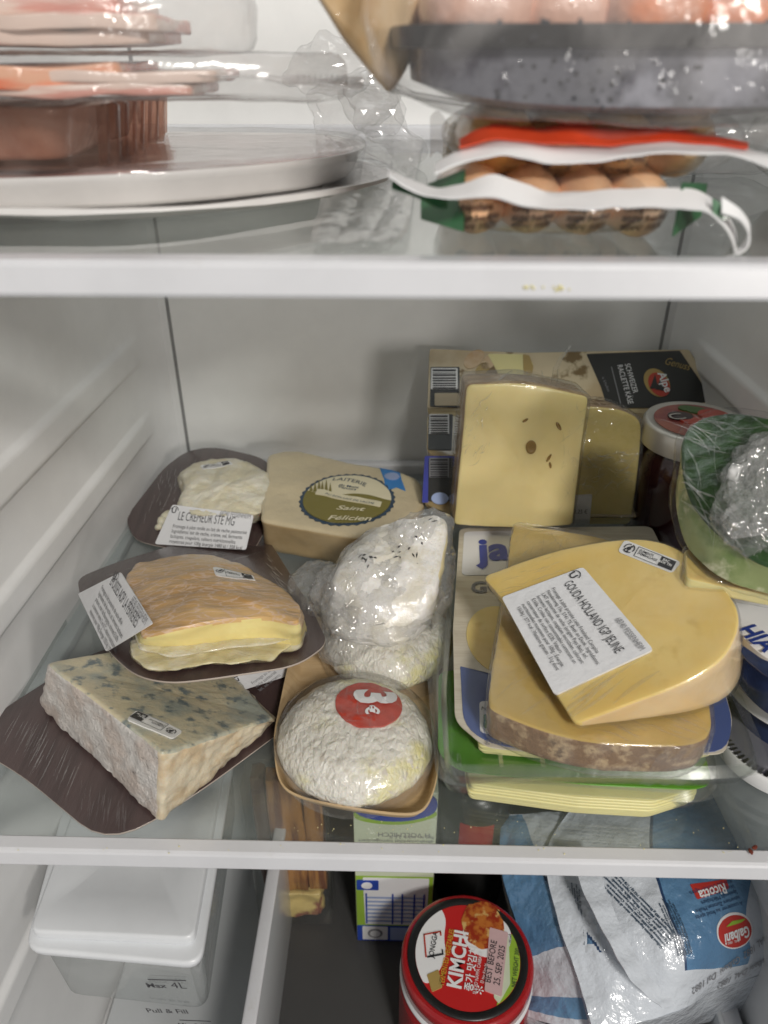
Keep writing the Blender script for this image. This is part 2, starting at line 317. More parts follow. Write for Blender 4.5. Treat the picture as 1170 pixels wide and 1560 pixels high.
def solid(top, bot, r=.004, edge=.002, nside=4, ncap=7, ds=.004, sidemat=None, dispf=None, topmi=1, dome=None, botedge=None, n=None):
    """a slab between two outlines with rounded rims; materials: 0 sides, 1 top (2.. by sidemat)"""
    T, B, idx = rnd_pair(top, bot, r, ds)
    bm = nb(); ct = sum(T, Vector())/len(T); cb = sum(B, Vector())/len(B)
    ax = (ct-cb).normalized() if n is None else n
    rings = []; mk = []
    be = edge if botedge is None else botedge
    def inset(P, c, d): return [p+(c-p).normalized()*min(d, (c-p).length*.6) for p in P]
    for f in (.3, .65, .9): rings.append([cb.lerp(p, f) for p in inset(B, cb, be)]); mk.append('b')
    for a in (0, .5): rings.append([p+ax*be*(1-cos(a*pi/2+0)) if a == 0 else p+ax*be*.3 for p in inset(B, cb, be*(1-sin(a*pi/2)))]); mk.append('b' if a == 0 else 's')
    for s in range(nside+1):
        t = s/nside; rings.append([(q+ax*be).lerp(p-ax*edge, t) for p, q in zip(T, B)]); mk.append('s')
    for a in (.35, .7, 1): rings.append([p-ax*edge*(1-sin(a*pi/2)) for p in inset(T, ct, edge*(1-cos(a*pi/2)))]); mk.append('e')
    last = rings[-1]
    for s in range(1, ncap): rings.append([p.lerp(ct, s/ncap) for p in last]); mk.append('t')
    if dome:
        for k, rg in enumerate(rings):
            if mk[k] == 't':
                s = k-(len(rings)-ncap)
                rings[k] = [p+ax*dome*(1-(1-(s/ncap))**2) for p in rg]
    def mi(a, i):
        if mk[a+1] == 't': return topmi
        if mk[a+1] == 'e' and mk[a] == 'e': return topmi
        if mk[a+1] == 'b': return 0
        return sidemat(idx[i], i) if sidemat else 0
    vr = loft(bm, rings, mi); cap(bm, vr[-1], topmi); cap(bm, list(reversed(vr[0])), 0)
    if dome: vr[-1][0].link_faces
    if dispf: disp(bm, dispf)
    return bm
def disp(bm, f):
    bmesh.ops.recalc_face_normals(bm, faces=bm.faces[:]); bm.normal_update()
    mv = [(v, v.normal*f(v.co, v.normal)) for v in bm.verts]
    for v, d in mv: v.co += d
def nz(p, s, seed=0): return noise.noise(p*s+Vector((seed, seed*1.7, 0)))
def fbm(p, s, o=4, seed=0): return noise.fractal(p*s+Vector((seed, 0, seed)), .9, 2.1, o)
def rid(p, s, seed=0): return noise.ridged_multi_fractal(p*s+Vector((seed, 0, seed)), .9, 2.0, 4, 1.0, 2.0)
def subdiv(bm, cuts): bmesh.ops.subdivide_edges(bm, edges=bm.edges[:], cuts=cuts, use_grid_fill=True)
def sheet(bm, fn, nu, nv, thick=0, mi=0):
    g = [[fn(i/nu, j/nv) for j in range(nv+1)] for i in range(nu+1)]
    vs = [[bm.verts.new(p) for p in r] for r in g]
    fs = [bm.faces.new((vs[i][j], vs[i+1][j], vs[i+1][j+1], vs[i][j+1])) for i in range(nu) for j in range(nv)]
    for f in fs: f.material_index = mi
    if thick:
        bmesh.ops.recalc_face_normals(bm, faces=fs)
        bmesh.ops.solidify(bm, geom=fs, thickness=thick)
    return bm
def lathe(bm, prof, c, n=64, sx=1, sy=1, mi=0, mif=None, rot=0, se=2.0, axis=None):
    rings = []
    for r, z in prof:
        rg = []
        for k in range(n):
            a = 2*pi*k/n; ca, sa = cos(a), sin(a)
            q = (abs(ca)**se+abs(sa)**se)**(-1/se) if se != 2 else 1
            x, y = r*q*ca*sx, r*q*sa*sy
            p = Vector((x*cos(rot)-y*sin(rot), x*sin(rot)+y*cos(rot), z))
            if axis: p = axis @ p
            rg.append(Vector(c)+p)
        rings.append(rg)
    vr = loft(bm, rings, (lambda a, i: mif(a)) if mif else mi)
    if prof[-1][0] > 1e-5: cap(bm, vr[-1], mif(len(prof)-1) if mif else mi)
    if prof[0][0] > 1e-5: cap(bm, list(reversed(vr[0])), mif(0) if mif else mi)
    return vr
def tube(bm, pts, r, n=10, mi=0):
    rings = []
    for i, p in enumerate(pts):
        d = (pts[min(i+1, len(pts)-1)]-pts[max(i-1, 0)]).normalized()
        a = d.orthogonal().normalized() if i == 0 else (a-d*a.dot(d)).normalized()
        b = d.cross(a); rr = r(i/(len(pts)-1)) if callable(r) else r
        rings.append([p+(a*cos(t*2*pi/n)+b*sin(t*2*pi/n))*rr for t in range(n)])
    vr = loft(bm, rings, mi); cap(bm, vr[-1], mi); cap(bm, list(reversed(vr[0])), mi); return bm
# ------------------------------------------------------------------ stickers and lettering laid on a surface
def drape(p, n, bvh, eps, up=.05):
    if bvh is None: return p+n*eps
    h = bvh.ray_cast(p+n*up, -n)
    if h[0] is None:
        h2 = bvh.find_nearest(p)
        return (h2[0]+n*eps) if h2[0] is not None and abs((h2[0]-p).length) < .01 else p+n*eps
    return h[0]+n*eps
def decal(name, P, pts, m, parent, on=None, r=.001, eps=.0004, rings=6, ds=.003, up=.05, px=True):
    pts = [P.px(*q) for q in pts] if px else pts
    T, _, _ = rnd_pair(pts, pts, r, ds, 4)
    c = sum(T, Vector())/len(T); bvh = BV.get(on) if on is not None else None
    bm = nb(); rg = [[drape(c.lerp(p, 1-s/rings), P.n, bvh, eps, up) for p in T] for s in range(rings)]
    skirt = [p-P.n*eps*.9 for p in rg[0]]
    vr = loft(bm, [skirt]+rg, 0); c2 = drape(c, P.n, bvh, eps, up); cv = bm.verts.new(c2)
    for i in range(len(T)): bm.faces.new((vr[-1][i], vr[-1][(i+1) % len(T)], cv))
    return obj(name, bm, m, parent)
def ell(P, c, a, b, n=40, rot=0, zig=0, nz_=0):
    """a circle / ellipse in plane P round pixel c with radii a, b metres"""
    o = P.px(*c); out = []
    for k in range(n):
        t = 2*pi*k/n; q = 1+(zig*(1 if k % 2 else -1))
        x, y = a*q*cos(t), b*q*sin(t)
        out.append(o+P.ex*(x*cos(rot)-y*sin(rot))+P.ey*(x*sin(rot)+y*cos(rot)))
    return out
def text(body, P, p0, p1, m, parent, on=None, hr=1.0, eps=.0007, shear=0, bold=0, line=1.0, name='lettering', up=.05, arc=0, px=True, width=None):
    """lettering whose baseline (last line excluded) runs from pixel p0 to p1 on plane P"""
    cu = bpy.data.curves.new('lettering', 'FONT'); cu.body = body; cu.shear = shear; cu.offset = bold; cu.space_line = line; cu.resolution_u = 3
    t = bpy.data.objects.new('lettering', cu); COL.objects.link(t)
    bpy.context.view_layer.update()
    me = bpy.data.meshes.new_from_object(t.evaluated_get(bpy.context.evaluated_depsgraph_get()))
    bpy.data.objects.remove(t); bpy.data.curves.remove(cu)
    if not me.vertices: return None
    xs = [v.co.x for v in me.vertices]; x0, x1 = min(xs), max(xs)
    A, B = (P.px(*p0), P.px(*p1)) if px else (p0, p1)
    d = (B-A); w = d.length; d.normalize(); u = P.n.cross(d); s = w/(x1-x0)
    bvh = BV.get(on) if on is not None else None; base = LOC[parent]
    for v in me.vertices:
        x = (v.co.x-x0)*s; y = v.co.y*s*hr
        if arc: y += arc*w*(1-((x/w)*2-1)**2)
        v.co = drape(A+d*x+u*y, P.n, bvh, eps, up)-base
    me.materials.clear(); me.materials.append(M[m])
    o = bpy.data.objects.new(name, me); COL.objects.link(o); o.parent = parent; LOC[o] = base
    return o
def bars(P, c0, c1, c2, spec, m, parent, on=None, eps=.0006, name='barcode', up=.05):
    """thin printed bars: spec = list of (a0,a1,b0,b1) fractions in the frame c0 (origin), c1 (a=1), c2 (b=1) given as pixels"""
    A, X, Y = P.px(*c0), P.px(*c1), P.px(*c2); bm = nb(); bvh = BV.get(on) if on is not None else None
    for a0, a1, b0, b1 in spec:
        q = [drape(A+(X-A)*a+(Y-A)*b, P.n, bvh, eps, up) for a, b in ((a0, b0), (a1, b0), (a1, b1), (a0, b1))]
        bm.faces.new([bm.verts.new(p) for p in q])
    return obj(name, bm, m, parent, smooth=False)
def creases(parent, P, quad, n, d, on=None, L=(.006, .02), W=(.00012, .0004), eps=.0006, seed=1, jit=.12, m='crease', wig=0, hh=.35):
    """fine taut wrinkles of cling film: slim raised ridges laid over a surface; d = run of the wrinkles in pixels"""
    rr = random.Random(seed); bm = nb(); bvh = BV.get(on) if on is not None else None
    Q = [P.px(*q) for q in quad]; A0 = P.px(*quad[0]); D = (P.px(quad[0][0]+d[0], quad[0][1]+d[1])-A0).normalized(); E_ = P.n.cross(D)
    for k in range(n):
        s, t_ = rr.random(), rr.random(); c = (Q[0].lerp(Q[1], s)).lerp(Q[3].lerp(Q[2], s), t_)
        a = rr.gauss(0, jit); dd = D*cos(a)+E_*sin(a); ee = P.n.cross(dd); l = rr.uniform(*L); w = rr.uniform(*W); ph = rr.random()*6; cv = rr.gauss(0, wig)
        prev = None
        for i in range(8):
            x = i/7*2-1; q = c+dd*x*l/2+ee*cv*l*x*x; ww = w*max(.08, 1-x*x)
            tri = [drape(q-ee*ww, P.n, bvh, eps), drape(q, P.n, bvh, eps+ww*hh), drape(q+ee*ww, P.n, bvh, eps)]
            if max((tri[0]-q).length, (tri[2]-q).length) > .012: prev = None; continue
            vs = [bm.verts.new(p) for p in tri]
            if prev: bm.faces.new((prev[0], prev[1], vs[1], vs[0])); bm.faces.new((prev[1], prev[2], vs[2], vs[1]))
            prev = vs
    o = obj('film_crease', bm, m, parent); o['kind'] = 'stuff'; return o
def lines(n, rows_frac=.55, jit=.25, seed=1):
    rr = random.Random(seed); return [(0+(rr.random()*.03), 1-rr.random()*jit, i/n, (i+rows_frac)/n) for i in range(n)]
def words(n, seed=1, fr=.5, wl=(.04, .12)):
    """rows of short dashes, each as long as a word"""
    rr = random.Random(seed); out = []
    for i in range(n):
        x = rr.random()*.02
        while x < .93:
            w = rr.uniform(*wl); out.append((x, min(1, x+w), i/n, (i+fr)/n)); x += w+.018
            if rr.random() < .04: break
    return out
# ================================================================== THE FRIDGE
YB = .605
XL, XR = -.224, .247
def wallx(s, y, z):
    base = (XL if s < 0 else XR) - s*.013*max(0, (y-.2))/.4
    rib = 0
    for z0, z1 in ((.106, .127), (.044, .062), (-.16, -.14), (.372, .392)):
        a = min(1, max(0, (z-z0+.004)/.006))*min(1, max(0, (z1-z+.004)/.006))
        rib = max(rib, a*a*(3-2*a))
    fade = min(1, max(0, (.578-y)/.02))
    rib *= fade
    t = max(0, (y-.545)/(YB-.545)); cr = .018*(1-math.sqrt(max(0, 1-t*t)))
    return base - s*(rib*.0035) - s*cr
def wall(s):
    zs = sorted(set([-.315+i*.02 for i in range(50)]+[a+d for a in (.106, .127, .044, .062, -.16, -.14, .372, .392) for d in (-.004, -.002, 0, .002, .004)]))
    ys = [.12+i*.05 for i in range(8)]+[.52, .54, .55, .56, .57, .58, .585, .59, .595, .6, YB]
    bm = nb(); vs = [[bm.verts.new((wallx(s, y, z), y, z)) for z in zs] for y in ys]
    out = [[bm.verts.new((wallx(s, y, z)+s*.03, y, z)) for z in (zs[0], zs[-1])] for y in (ys[0], ys[-1])]
    for i in range(len(ys)-1):
        for j in range(len(zs)-1): bm.faces.new((vs[i][j], vs[i+1][j], vs[i+1][j+1], vs[i][j+1]))
    for a, i in ((0, 0), (1, len(ys)-1)):
        bm.faces.new([vs[i][j] for j in range(len(zs))]+[out[a][1], out[a][0]])
    bm.faces.new((out[0][0], out[1][0], out[1][1], out[0][1]))
    return bm
struct('side_wall', wall(-1), 'liner', True); struct('side_wall', wall(1), 'liner', True)
bm = nb(); box(bm, -.1880, .2120, YB-.001, YB+.02, -.315, .66, .0015)
struct('back_wall', bm, 'backwall')
bm = nb(); box(bm, -.235, -.1900, YB-.002, YB+.02, -.315, .66); box(bm, .2140, .26, YB-.002, YB+.02, -.315, .66)
struct('back_corner_panel', bm, 'liner')
bm = nb(); box(bm, -.1905, -.1870, YB-.0006, YB+.006, -.315, .66); box(bm, .2110, .2145, YB-.0006, YB+.006, -.315, .66)
struct('back_seam', bm, 'seam')
bm = nb(); box(bm, -.26, .28, .12, YB+.02, .661, .68); struct('fridge_ceiling', bm, 'liner')
bm = nb(); box(bm, -.26, .28, .08, YB+.02, -.335, -.316); struct('fridge_floor', bm, 'liner')
bm = nb(); box(bm, -.105, .235, .12, .59, -.3155, -.302, .002); struct('shelf_mat', bm, 'matdark')

def shelf(z, label, yb=.592):
    t = thing('glass_shelf', label, 'shelf', (.01, .4, z))
    bm = nb(); box(bm, XL+.006, XR-.006, .2225, yb, z-.004, z)
    for f in bm.faces:
        if abs(f.normal.z) < .5: f.material_index = 0
    obj('glass_pane', bm, ['glass'], t, smooth=False)
    bm = nb()
    prof = [(.2238, .0003), (.2232, .0007), (.2175, .0004), (.2163, -.0003), (.2157, -.0013), (.2149, -.0085), (.2155, -.0096), (.2170, -.0100), (.2260, -.0100), (.2260, -.0046), (.2238, -.0042)]
    rg = [[Vector((x, y, z+q)) for y, q in prof] for x in (XL+.001, -.1, .01, .12, XR-.001)]
    vr = loft(bm, rg, 0); cap(bm, vr[-1]); cap(bm, vr[0])
    obj('front_trim', bm, 'trim', t, smooth=False)
    bm = nb(); box(bm, XL+.03, XR-.03, yb, YB-.003, z-.008, z+.009, .002)
    obj('rear_trim', bm, 'trim', t)
    for s, x0 in ((-1, XL+.001), (1, XR-.011)):
        bm = nb(); box(bm, x0+(.004 if s < 0 else 0), x0+(.014 if s < 0 else .010), .228, .58, z-.012, z-.0045, .001); obj('side_rail', bm, 'trim', t)
    return t
SH_MID = shelf(0, 'clear glass shelf with white front edge carrying the cheeses')
SH_TOP = shelf(.267, 'upper clear glass shelf with white front edge carrying meat trays and sausages')

# ================================================================== LEFT CHEESES
def tray_board(P, pts, r, th=.0012):
    top = [P.px(*q) for q in pts]; bot = [p-P.n*th for p in top]
    return solid(top, bot, r=r, edge=.0003, nside=1, ncap=5, ds=.01, topmi=1)
def recycle_sticker(P, quad, parent, on, flip=False, eps=.0005, dim='ink'):
    """small white sticker: round arrow mark, outlined box with two words, black tab with text"""
    s = decal('recycling_sticker', P, quad, 'sticker', parent, on, r=.0022, eps=eps, ds=.002)
    q = [Vector((a, b)) for a, b in quad]        # quad: TL,TR,BR,BL in reading order
    def at_(x, y): return tuple((q[0].lerp(q[1], x)).lerp(q[3].lerp(q[2], x), y))
    w = (P.px(*quad[1])-P.px(*quad[0])).length
    bm = nb(); c = P.px(*at_(.15, .5)); bvh = BV.get(on)
    rr = w*.095
    for k in range(18):
        if k in (5, 11, 17): continue
        a0, a1 = 2*pi*k/18, 2*pi*(k+1)/18
        bm.faces.new([bm.verts.new(drape(c+(P.ex*cos(a)+P.ey*sin(a))*r, P.n, bvh, eps*2)) for a, r in ((a0, rr), (a1, rr), (a1, rr*.8), (a0, rr*.8))])
    for dx, dy, r in ((0, .5, .22), (0, -.05, .4), (-.3, -.55, .18), (.3, -.55, .18)):
        cc = c+P.ex*dx*rr+P.ey*dy*rr
        bm.faces.new([bm.verts.new(drape(cc+(P.ex*cos(a)+P.ey*sin(a))*rr*r, P.n, bvh, eps*2)) for a in [k*pi/4 for k in range(8)]])
    obj('person_mark', bm, dim, s, smooth=False)
    text("ÉLÉMENTS\nD'EMBALLAGE", P, at_(.32, .44), at_(.66, .44), dim, s, on, hr=1.15, eps=eps*2, bold=.012, line=.9)
    bars(P, at_(0, 0), at_(1, 0), at_(0, 1), [(.28, .70, .12, .15), (.28, .70, .85, .88), (.28, .29, .15, .85)], dim, s, on, eps=eps*2, name='outline')
    bars(P, at_(0, 0), at_(1, 0), at_(0, 1), [(.73, .94, .14, .86), (.70, .735, .14, .45), (.70, .735, .60, .86)], dim, s, on, eps=eps*2, name='black_tab')
    text("BAC\nDE TRI", P, at_(.745, .46), at_(.925, .46), 'sticker', s, on, hr=1.0, eps=eps*3, bold=.012, line=.85)
    return s
def price_label(P, quad, parent, on, head, town, fine, eps=.0006, up=.05, r=.002, hx=(.13, .34, .86), fx=(.08, .62, .50), tx=(.58, .97, .13)):
    """quad TL,TR,BR,BL in reading order"""
    s = decal('price_label', P, quad, 'label', parent, on, r=r, eps=eps, ds=.003, rings=8, up=up)
    q = [Vector(a) for a in quad]
    def A(x, y): return tuple((q[0].lerp(q[1], x)).lerp(q[3].lerp(q[2], x), y))
    e2 = eps*1.6
    if head: text(head, P, A(hx[0], hx[1]), A(hx[2], hx[1]), 'ink', s, on, hr=1.9, eps=e2, bold=-.004, up=up)
    if town: text(town, P, A(tx[0], tx[2]), A(tx[1], tx[2]), 'greyink', s, on, hr=1.7, eps=e2, up=up)
    if fine: text(fine, P, A(fx[0], fx[2]), A(fx[1], fx[2]), 'ink', s, on, hr=1.25, eps=e2, line=1.0, up=up, name='fine_print')
    if head:
        text('U', P, A(.03, .20), A(.085, .20), 'ink', s, on, hr=.9, eps=e2, bold=.02, up=up, name='letter_mark')
        c = P.px(*A(.058, .14)); w = (P.px(*quad[1])-P.px(*quad[0])).length*.05; bm = nb(); bvh = BV.get(on)
        for k in range(10):
            a0, a1 = pi*.05+pi*.9*k/10, pi*.05+pi*.9*(k+1)/10
            ex = (P.px(*quad[1])-P.px(*quad[0])).normalized(); ey = P.n.cross(ex)
            bm.faces.new([bm.verts.new(drape(c+(ex*cos(a)+ey*sin(a))*rr, P.n, bvh, e2, up)) for a, rr in ((a0, w), (a1, w), (a1, w*.84), (a0, w*.84))])
        obj('arc_mark', bm, 'ink', s, smooth=False)
    return s

# ---- blue cheese wedge on its board
PT = flat(.0015)
t = thing('cheese_wedge', 'blue-veined cheese wedge with thick white-grey rind on brown board at front left', 'cheese', at(200, 1120, z=0))
b = obj('backing_board', tray_board(PT, [(-62, 1128), (28, 1176), (165, 1290), (300, 1209), (447, 1100), (440, 1000), (330, 955), (150, 987), (0, 1083)], [.012, .02, .022, .02, .012, .015, .02, .02, .02]), ['board_edge', 'board'], t)
tops = [at(68, 1008, z=.046), at(250, 1150, z=.050), at(420, 1094, z=.012), at(330, 1000, z=.012), at(200, 985, z=.030)]
bots = [at(56, 1072, z=.003), at(243, 1257, z=.003), at(420, 1100, z=.003), at(335, 1015, z=.003), at(190, 1010, z=.003)]
def rough(a, b_, s1=60, s2=300): return lambda p, n: a*fbm(p, s1, 3)+b_*noise.noise(p*s2)
def bleud(p, n):
    k = 1.0 if n.z < .6 else .18
    return k*(.0010*fbm(p, 55, 3)+.0011*fbm(p, 240, 4))
bm = solid(tops, bots, r=[.006, .004, .002, .004, .004], edge=.003, nside=14, ncap=14, ds=.0022, sidemat=lambda i, k: {0: 2, 4: 2}.get(i, 0), dispf=bleud)
body = obj('cheese_body', bm, ['bleu_side', 'bleu_top', 'bleu_rind'], t)
PB = Pl(tops[0], tops[1], tops[2])
recycle_sticker(PB, [(278, 1117), (207, 1085), (192, 1098), (262, 1128)], t, body)
PL_ = Pl(at(330, 1040, z=.010), at(420, 1030, z=.004), at(360, 1056, z=.006))
def lbl(P, quad): return decal('price_label', P, quad, 'label', t, None, r=.0015, eps=.0003)
L_ = lbl(PL_, [(318, 1032), (350, 1058), (438, 1030), (440, 1010), (380, 1005)])
text('BLEU', PL_, (368, 1044), (356, 1020), 'ink', L_, None, hr=1.3, eps=.0006)
text('U', PL_, (366, 1053), (362, 1044), 'ink', L_, None, hr=.8, eps=.0006, bold=.02, name='letter_mark')
text('Fromage au lait de\nvache pasteurisé\nlait, sel, ferments', PL_, (385, 1044), (420, 1018), 'greyink', L_, None, hr=1.2, eps=.0006, name='fine_print')

creases(t, PT, [(10, 1105), (60, 1110), (120, 1195), (75, 1180)], 34, (-45, 80), None, L=(.010, .026), W=(.00008, .00025), jit=.03, eps=.0006, seed=3)
creases(t, PT, [(120, 1190), (200, 1240), (190, 1262), (120, 1225)], 26, (-10, 60), None, L=(.008, .016), W=(.00008, .00022), jit=.04, m='creasesoft', eps=.0006, seed=4)
creases(t, PB, [(80, 1015), (330, 1010), (400, 1085), (250, 1140)], 60, (60, 25), body, L=(.004, .016), W=(.0001, .0002), eps=.0003, seed=5, m='creasesoft', wig=.1)
PBs = Pl(tops[0], tops[1], bots[1])
creases(t, PBs, [(75, 1025), (235, 1145), (232, 1230), (80, 1080)], 70, (10, 60), body, L=(.003, .014), W=(.0001, .00022), eps=.0004, seed=6, m='creasesoft', wig=.1, jit=.5)
# ---- washed-rind cheese on board, propped on the blue one
PE = p3((256, 1040, .047), (118, 890, .020), (400, 818, .006))
t = thing('cheese_wedge', 'orange wrinkled washed-rind cheese with runny yellow cut side on brown board', 'cheese', at(300, 960, z=.03))
obj('backing_board', tray_board(PE, [(122, 912), (165, 992), (205, 1029), (256, 1040), (310, 1035), (452, 1014), (500, 980), (474, 925), (412, 826), (393, 815), (299, 820), (180, 855), (118, 880)], [.01, .012, .015, .01, .012, .012, .01, .01, .01, .006, .02, .015, .01]), ['board_edge', 'board'], t)
h = .026
topo = [(188, 884), (207, 858), (273, 843), (325, 843), (376, 862), (427, 890), (463, 925), (458, 950), (410, 939), (342, 945), (273, 958), (216, 972)]
T = [PE.px(a, b_, h*(.82 if k in (0, 1, 11) else 1)) for k, (a, b_) in enumerate(topo)]
Bo = [PE.px(*q) for q in [(190, 925), (205, 895), (273, 885), (325, 885), (376, 900), (430, 925), (468, 962), (458, 996), (410, 1000), (345, 1003), (275, 1010), (206, 1000)]]
Bo = [p+PE.n*.0008 for p in Bo]
def epod(p, n):
    if n.dot(PE.n) > .6: return .0011*fbm(Vector((p.x*.5, p.y*1.4, p.z)), 70, 3)+.0006*rid(Vector((p.x*.5, p.y*1.4, p.z)), 90)-.0004
    return .0010*fbm(Vector((p.x, p.y, p.z*3)), 40, 3)
bm = solid(T, Bo, r=.006, edge=.0035, nside=12, ncap=16, ds=.0022, dispf=epod, dome=.007)
for f in bm.faces:
    c = f.calc_center_median(); hh = (c-PE.o).dot(PE.n)
    if f.material_index == 0:
        w = .0018*noise.noise(c*60)
        if hh > h-.0085+w and not (f.normal.y < -.3 and f.normal.x > -.5 and hh < h-.0025+w): f.material_index = 1
        elif hh < .0075+w*2 and f.normal.y < 0: f.material_index = 2
body = obj('cheese_body', bm, ['epo_paste', 'epo_rind', 'epo_ooze'], t)
# runny base: a flat puddle of soft cheese along the cut side
def puddle(name, pxs, z0, z1, edge, m, sd):
    T = [PE.px(x, y, z1) for x, y in pxs]; B_ = [PE.px(x, y, z0) for x, y in pxs]
    bm = solid(T, B_, r=.004, edge=edge, nside=4, ncap=8, ds=.0018, botedge=edge*.5)
    disp(bm, lambda p, n: .0009*noise.noise(p*110+Vector((sd, 0, 0)))+.0005*noise.noise(p*300)); return obj(name, bm, m, t)
puddle('runny_edge', [(196, 975), (200, 1002), (222, 1020), (252, 1024), (290, 1018), (320, 1011), (355, 1013), (392, 1006), (415, 1010), (428, 994), (446, 985), (450, 950), (300, 950)], .0008, .0085, .0034, ['epo_ooze', 'epo_ooze'], 2)
puddle('cream_layer', [(204, 965), (212, 990), (262, 1002), (310, 994), (360, 986), (410, 982), (446, 974), (450, 940), (300, 940)], .0070, .0125, .0020, ['white_cheese', 'white_cheese'], 6)
PEt = PE.off(h+.004)
recycle_sticker(PEt, [(324, 865), (385, 870), (390, 881), (328, 877)], t, body)
PEl = Pl(PE.px(186, 872, .030), PE.px(234, 950, .028), PE.px(124, 906, .0015))
s_ = price_label(PEl, [(185, 872), (234, 950), (163, 993), (120, 905)], t, None, 'EPOISSES AOP LA PERRIERES', '68740 FESSENHEIM', 'Fromage au lait pasteurisé de vache affiné\nIngrédients: lait de vache, sel, ferments lactiques\nprésure, marc de Bourgogne, colorant E160b\nà conserver entre 2 et 6°C valeurs nutritionnelles\nmoyennes pour 100g: Énergie 1355 kJ / 327 kcal', eps=.0006, hx=(.10, .32, .93), tx=(.52, .97, .14), fx=(.10, .93, .52))

creases(t, PE, [(125, 895), (290, 828), (400, 828), (390, 850)], 40, (100, -22), None, jit=.04, L=(.008, .02), eps=.0006, seed=7)
creases(t, PE, [(405, 840), (445, 900), (450, 925), (415, 880)], 30, (30, 30), None, jit=.05, L=(.006, .015), eps=.0006, seed=8)
creases(t, PE.off(.028), [(200, 880), (370, 865), (450, 925), (250, 945)], 60, (60, -14), body, L=(.004, .016), W=(.0001, .00024), eps=.0003, seed=9, m='creasesoft', wig=.1)
creases(t, Pl(PE.px(210, 985), PE.px(440, 970), PE.px(220, 940, .02)), [(230, 965), (440, 945), (440, 1005), (240, 1020)], 50, (4, 60), body, L=(.003, .012), W=(.0001, .0002), eps=.0004, seed=10, m='creasesoft', wig=.1)
# ---- white creamy cheese at the back
PC = Pl(at(205, 815, z=.003), at(235, 832, z=.003), at(328, 681, z=.022))
t = thing('cheese_portion', 'crumbly white fresh cheese portion on brown board at the back left corner', 'cheese', at(300, 770, z=0))
obj('backing_board', tray_board(PC, [(190, 790), (205, 822), (240, 832), (380, 850), (430, 760), (410, 699), (328, 680), (285, 686), (250, 712)], [.012, .01, .01, .01, .01, .02, .02, .012, .012]), ['board_edge', 'board'], t)
o_ = [(275, 716), (303, 702), (350, 695), (383, 704), (410, 722), (412, 760), (400, 783), (345, 788), (290, 784), (272, 768), (280, 745)]
T = [PC.px(a, b_, .020) for a, b_ in o_]; Bo = [PC.px(a+(a-340)*.06, b_+12, .001) for a, b_ in o_]
bm = solid(T, Bo, r=.005, edge=.005, nside=8, ncap=12, ds=.0025, dome=.004, dispf=lambda p, n: .0018*fbm(p, 60, 3)+.0008*fbm(p, 260, 2))
body = obj('cheese_body', bm, ['white_cheese', 'white_cheese'], t)
bm = nb()
for a, b_, r in ((247, 795, .004), (256, 788, .005), (243, 803, .003), (262, 797, .004)):
    c = PC.px(a, b_, .003); bmesh.ops.create_icosphere(bm, subdivisions=3, radius=r, matrix=Matrix.Translation(c))
disp(bm, lambda p, n: .0015*noise.noise(p*200))
obj('cheese_crumb', bm, 'white_cheese', t)
recycle_sticker(PC.off(.024), [(303, 704), (348, 698), (355, 704), (308, 711)], t, body)
PCl = Pl(PC.px(264, 768, .021), PC.px(386, 784, .021), PC.px(238, 829, .003))
price_label(PCl, [(263, 769), (387, 785), (375, 838), (236, 829)], t, None, 'LE CREMEUR STE MG', '68740 FESSENHEIM', 'Fromage à pâte molle au lait de vache pasteurisé\nIngrédients: lait de vache, crème, sel, ferments\nlactiques, coagulant, valeurs nutritionnelles\nmoyennes pour 100g énergie 1480 kJ / 358 kcal', eps=.0005, hx=(.14, .36, .80), tx=(.60, .97, .12), fx=(.12, .97, .56))

creases(t, PC, [(215, 800), (250, 720), (300, 700), (270, 760)], 30, (20, -60), None, L=(.006, .02), eps=.0006, seed=11)
# ---- boxed / paper-wrapped cheese with round label
t = thing('wrapped_cheese', 'cream paper-wrapped square cheese with round olive label and blue ribbon', 'cheese', at(500, 800, z=0))
PF = p3((397, 791, .034), (644, 775, .034), (412, 690, .036))
top = [PF.px(*q) for q in [(396, 794), (409, 690), (447, 686), (615, 720), (641, 733), (650, 775), (560, 822), (436, 802)]]
bot = [at(405, 838, z=.0005), at(416, 722, z=.0005), at(450, 716, z=.0005), at(612, 748, z=.0005), at(634, 765, z=.0005), at(640, 815, z=.0005), at(545, 866, z=.0005), at(440, 846, z=.0005)]
bm = solid(top, bot, r=[.006, .01, .01, .015, .02, .015, .012, .01], edge=.004, nside=8, ncap=10, ds=.004, dispf=lambda p, n: .0010*fbm(p, 30, 3)+.0005*rid(p, 45))
body = obj('wrapper', bm, ['fel_side', 'fel_paper'], t)
c = PF.px(529, 762); wR = (PF.px(601, 762)-PF.px(457, 762)).length/2
wx = wR; wy = (PF.px(529, 723)-PF.px(529, 801)).length/2
PF2 = Pl(PF.px(457, 755), PF.px(601, 770), PF.px(529, 723))
def ring_label(rad, m, eps, name, zig=0, cut=None, n=72):
    pts = ell(PF2, (529, 762), wx*rad, wy*rad, n, zig=zig)
    if cut is not None:
        c0 = PF2.px(529, 762); pts = [c0+PF2.ex*(p-c0).dot(PF2.ex)+PF2.ey*min((p-c0).dot(PF2.ey), cut(((p-c0).dot(PF2.ex))/wx)*wy) for p in pts]
    return decal(name, PF2, pts, m, t, body, r=0, eps=eps, px=False, ds=.05)
lb = ring_label(1.0, 'navy', .0006, 'round_label', zig=.02)
lc = ring_label(.93, 'cream', .0009, 'label_disc')
ld = ring_label(.93, 'olive', .0012, 'olive_field', cut=lambda x: .16+.07*sin(x*4+.6))
text('Saint', PF2, (512, 780), (556, 783), 'cream', lb, body, hr=.8, eps=.0016, shear=.3, bold=.02)
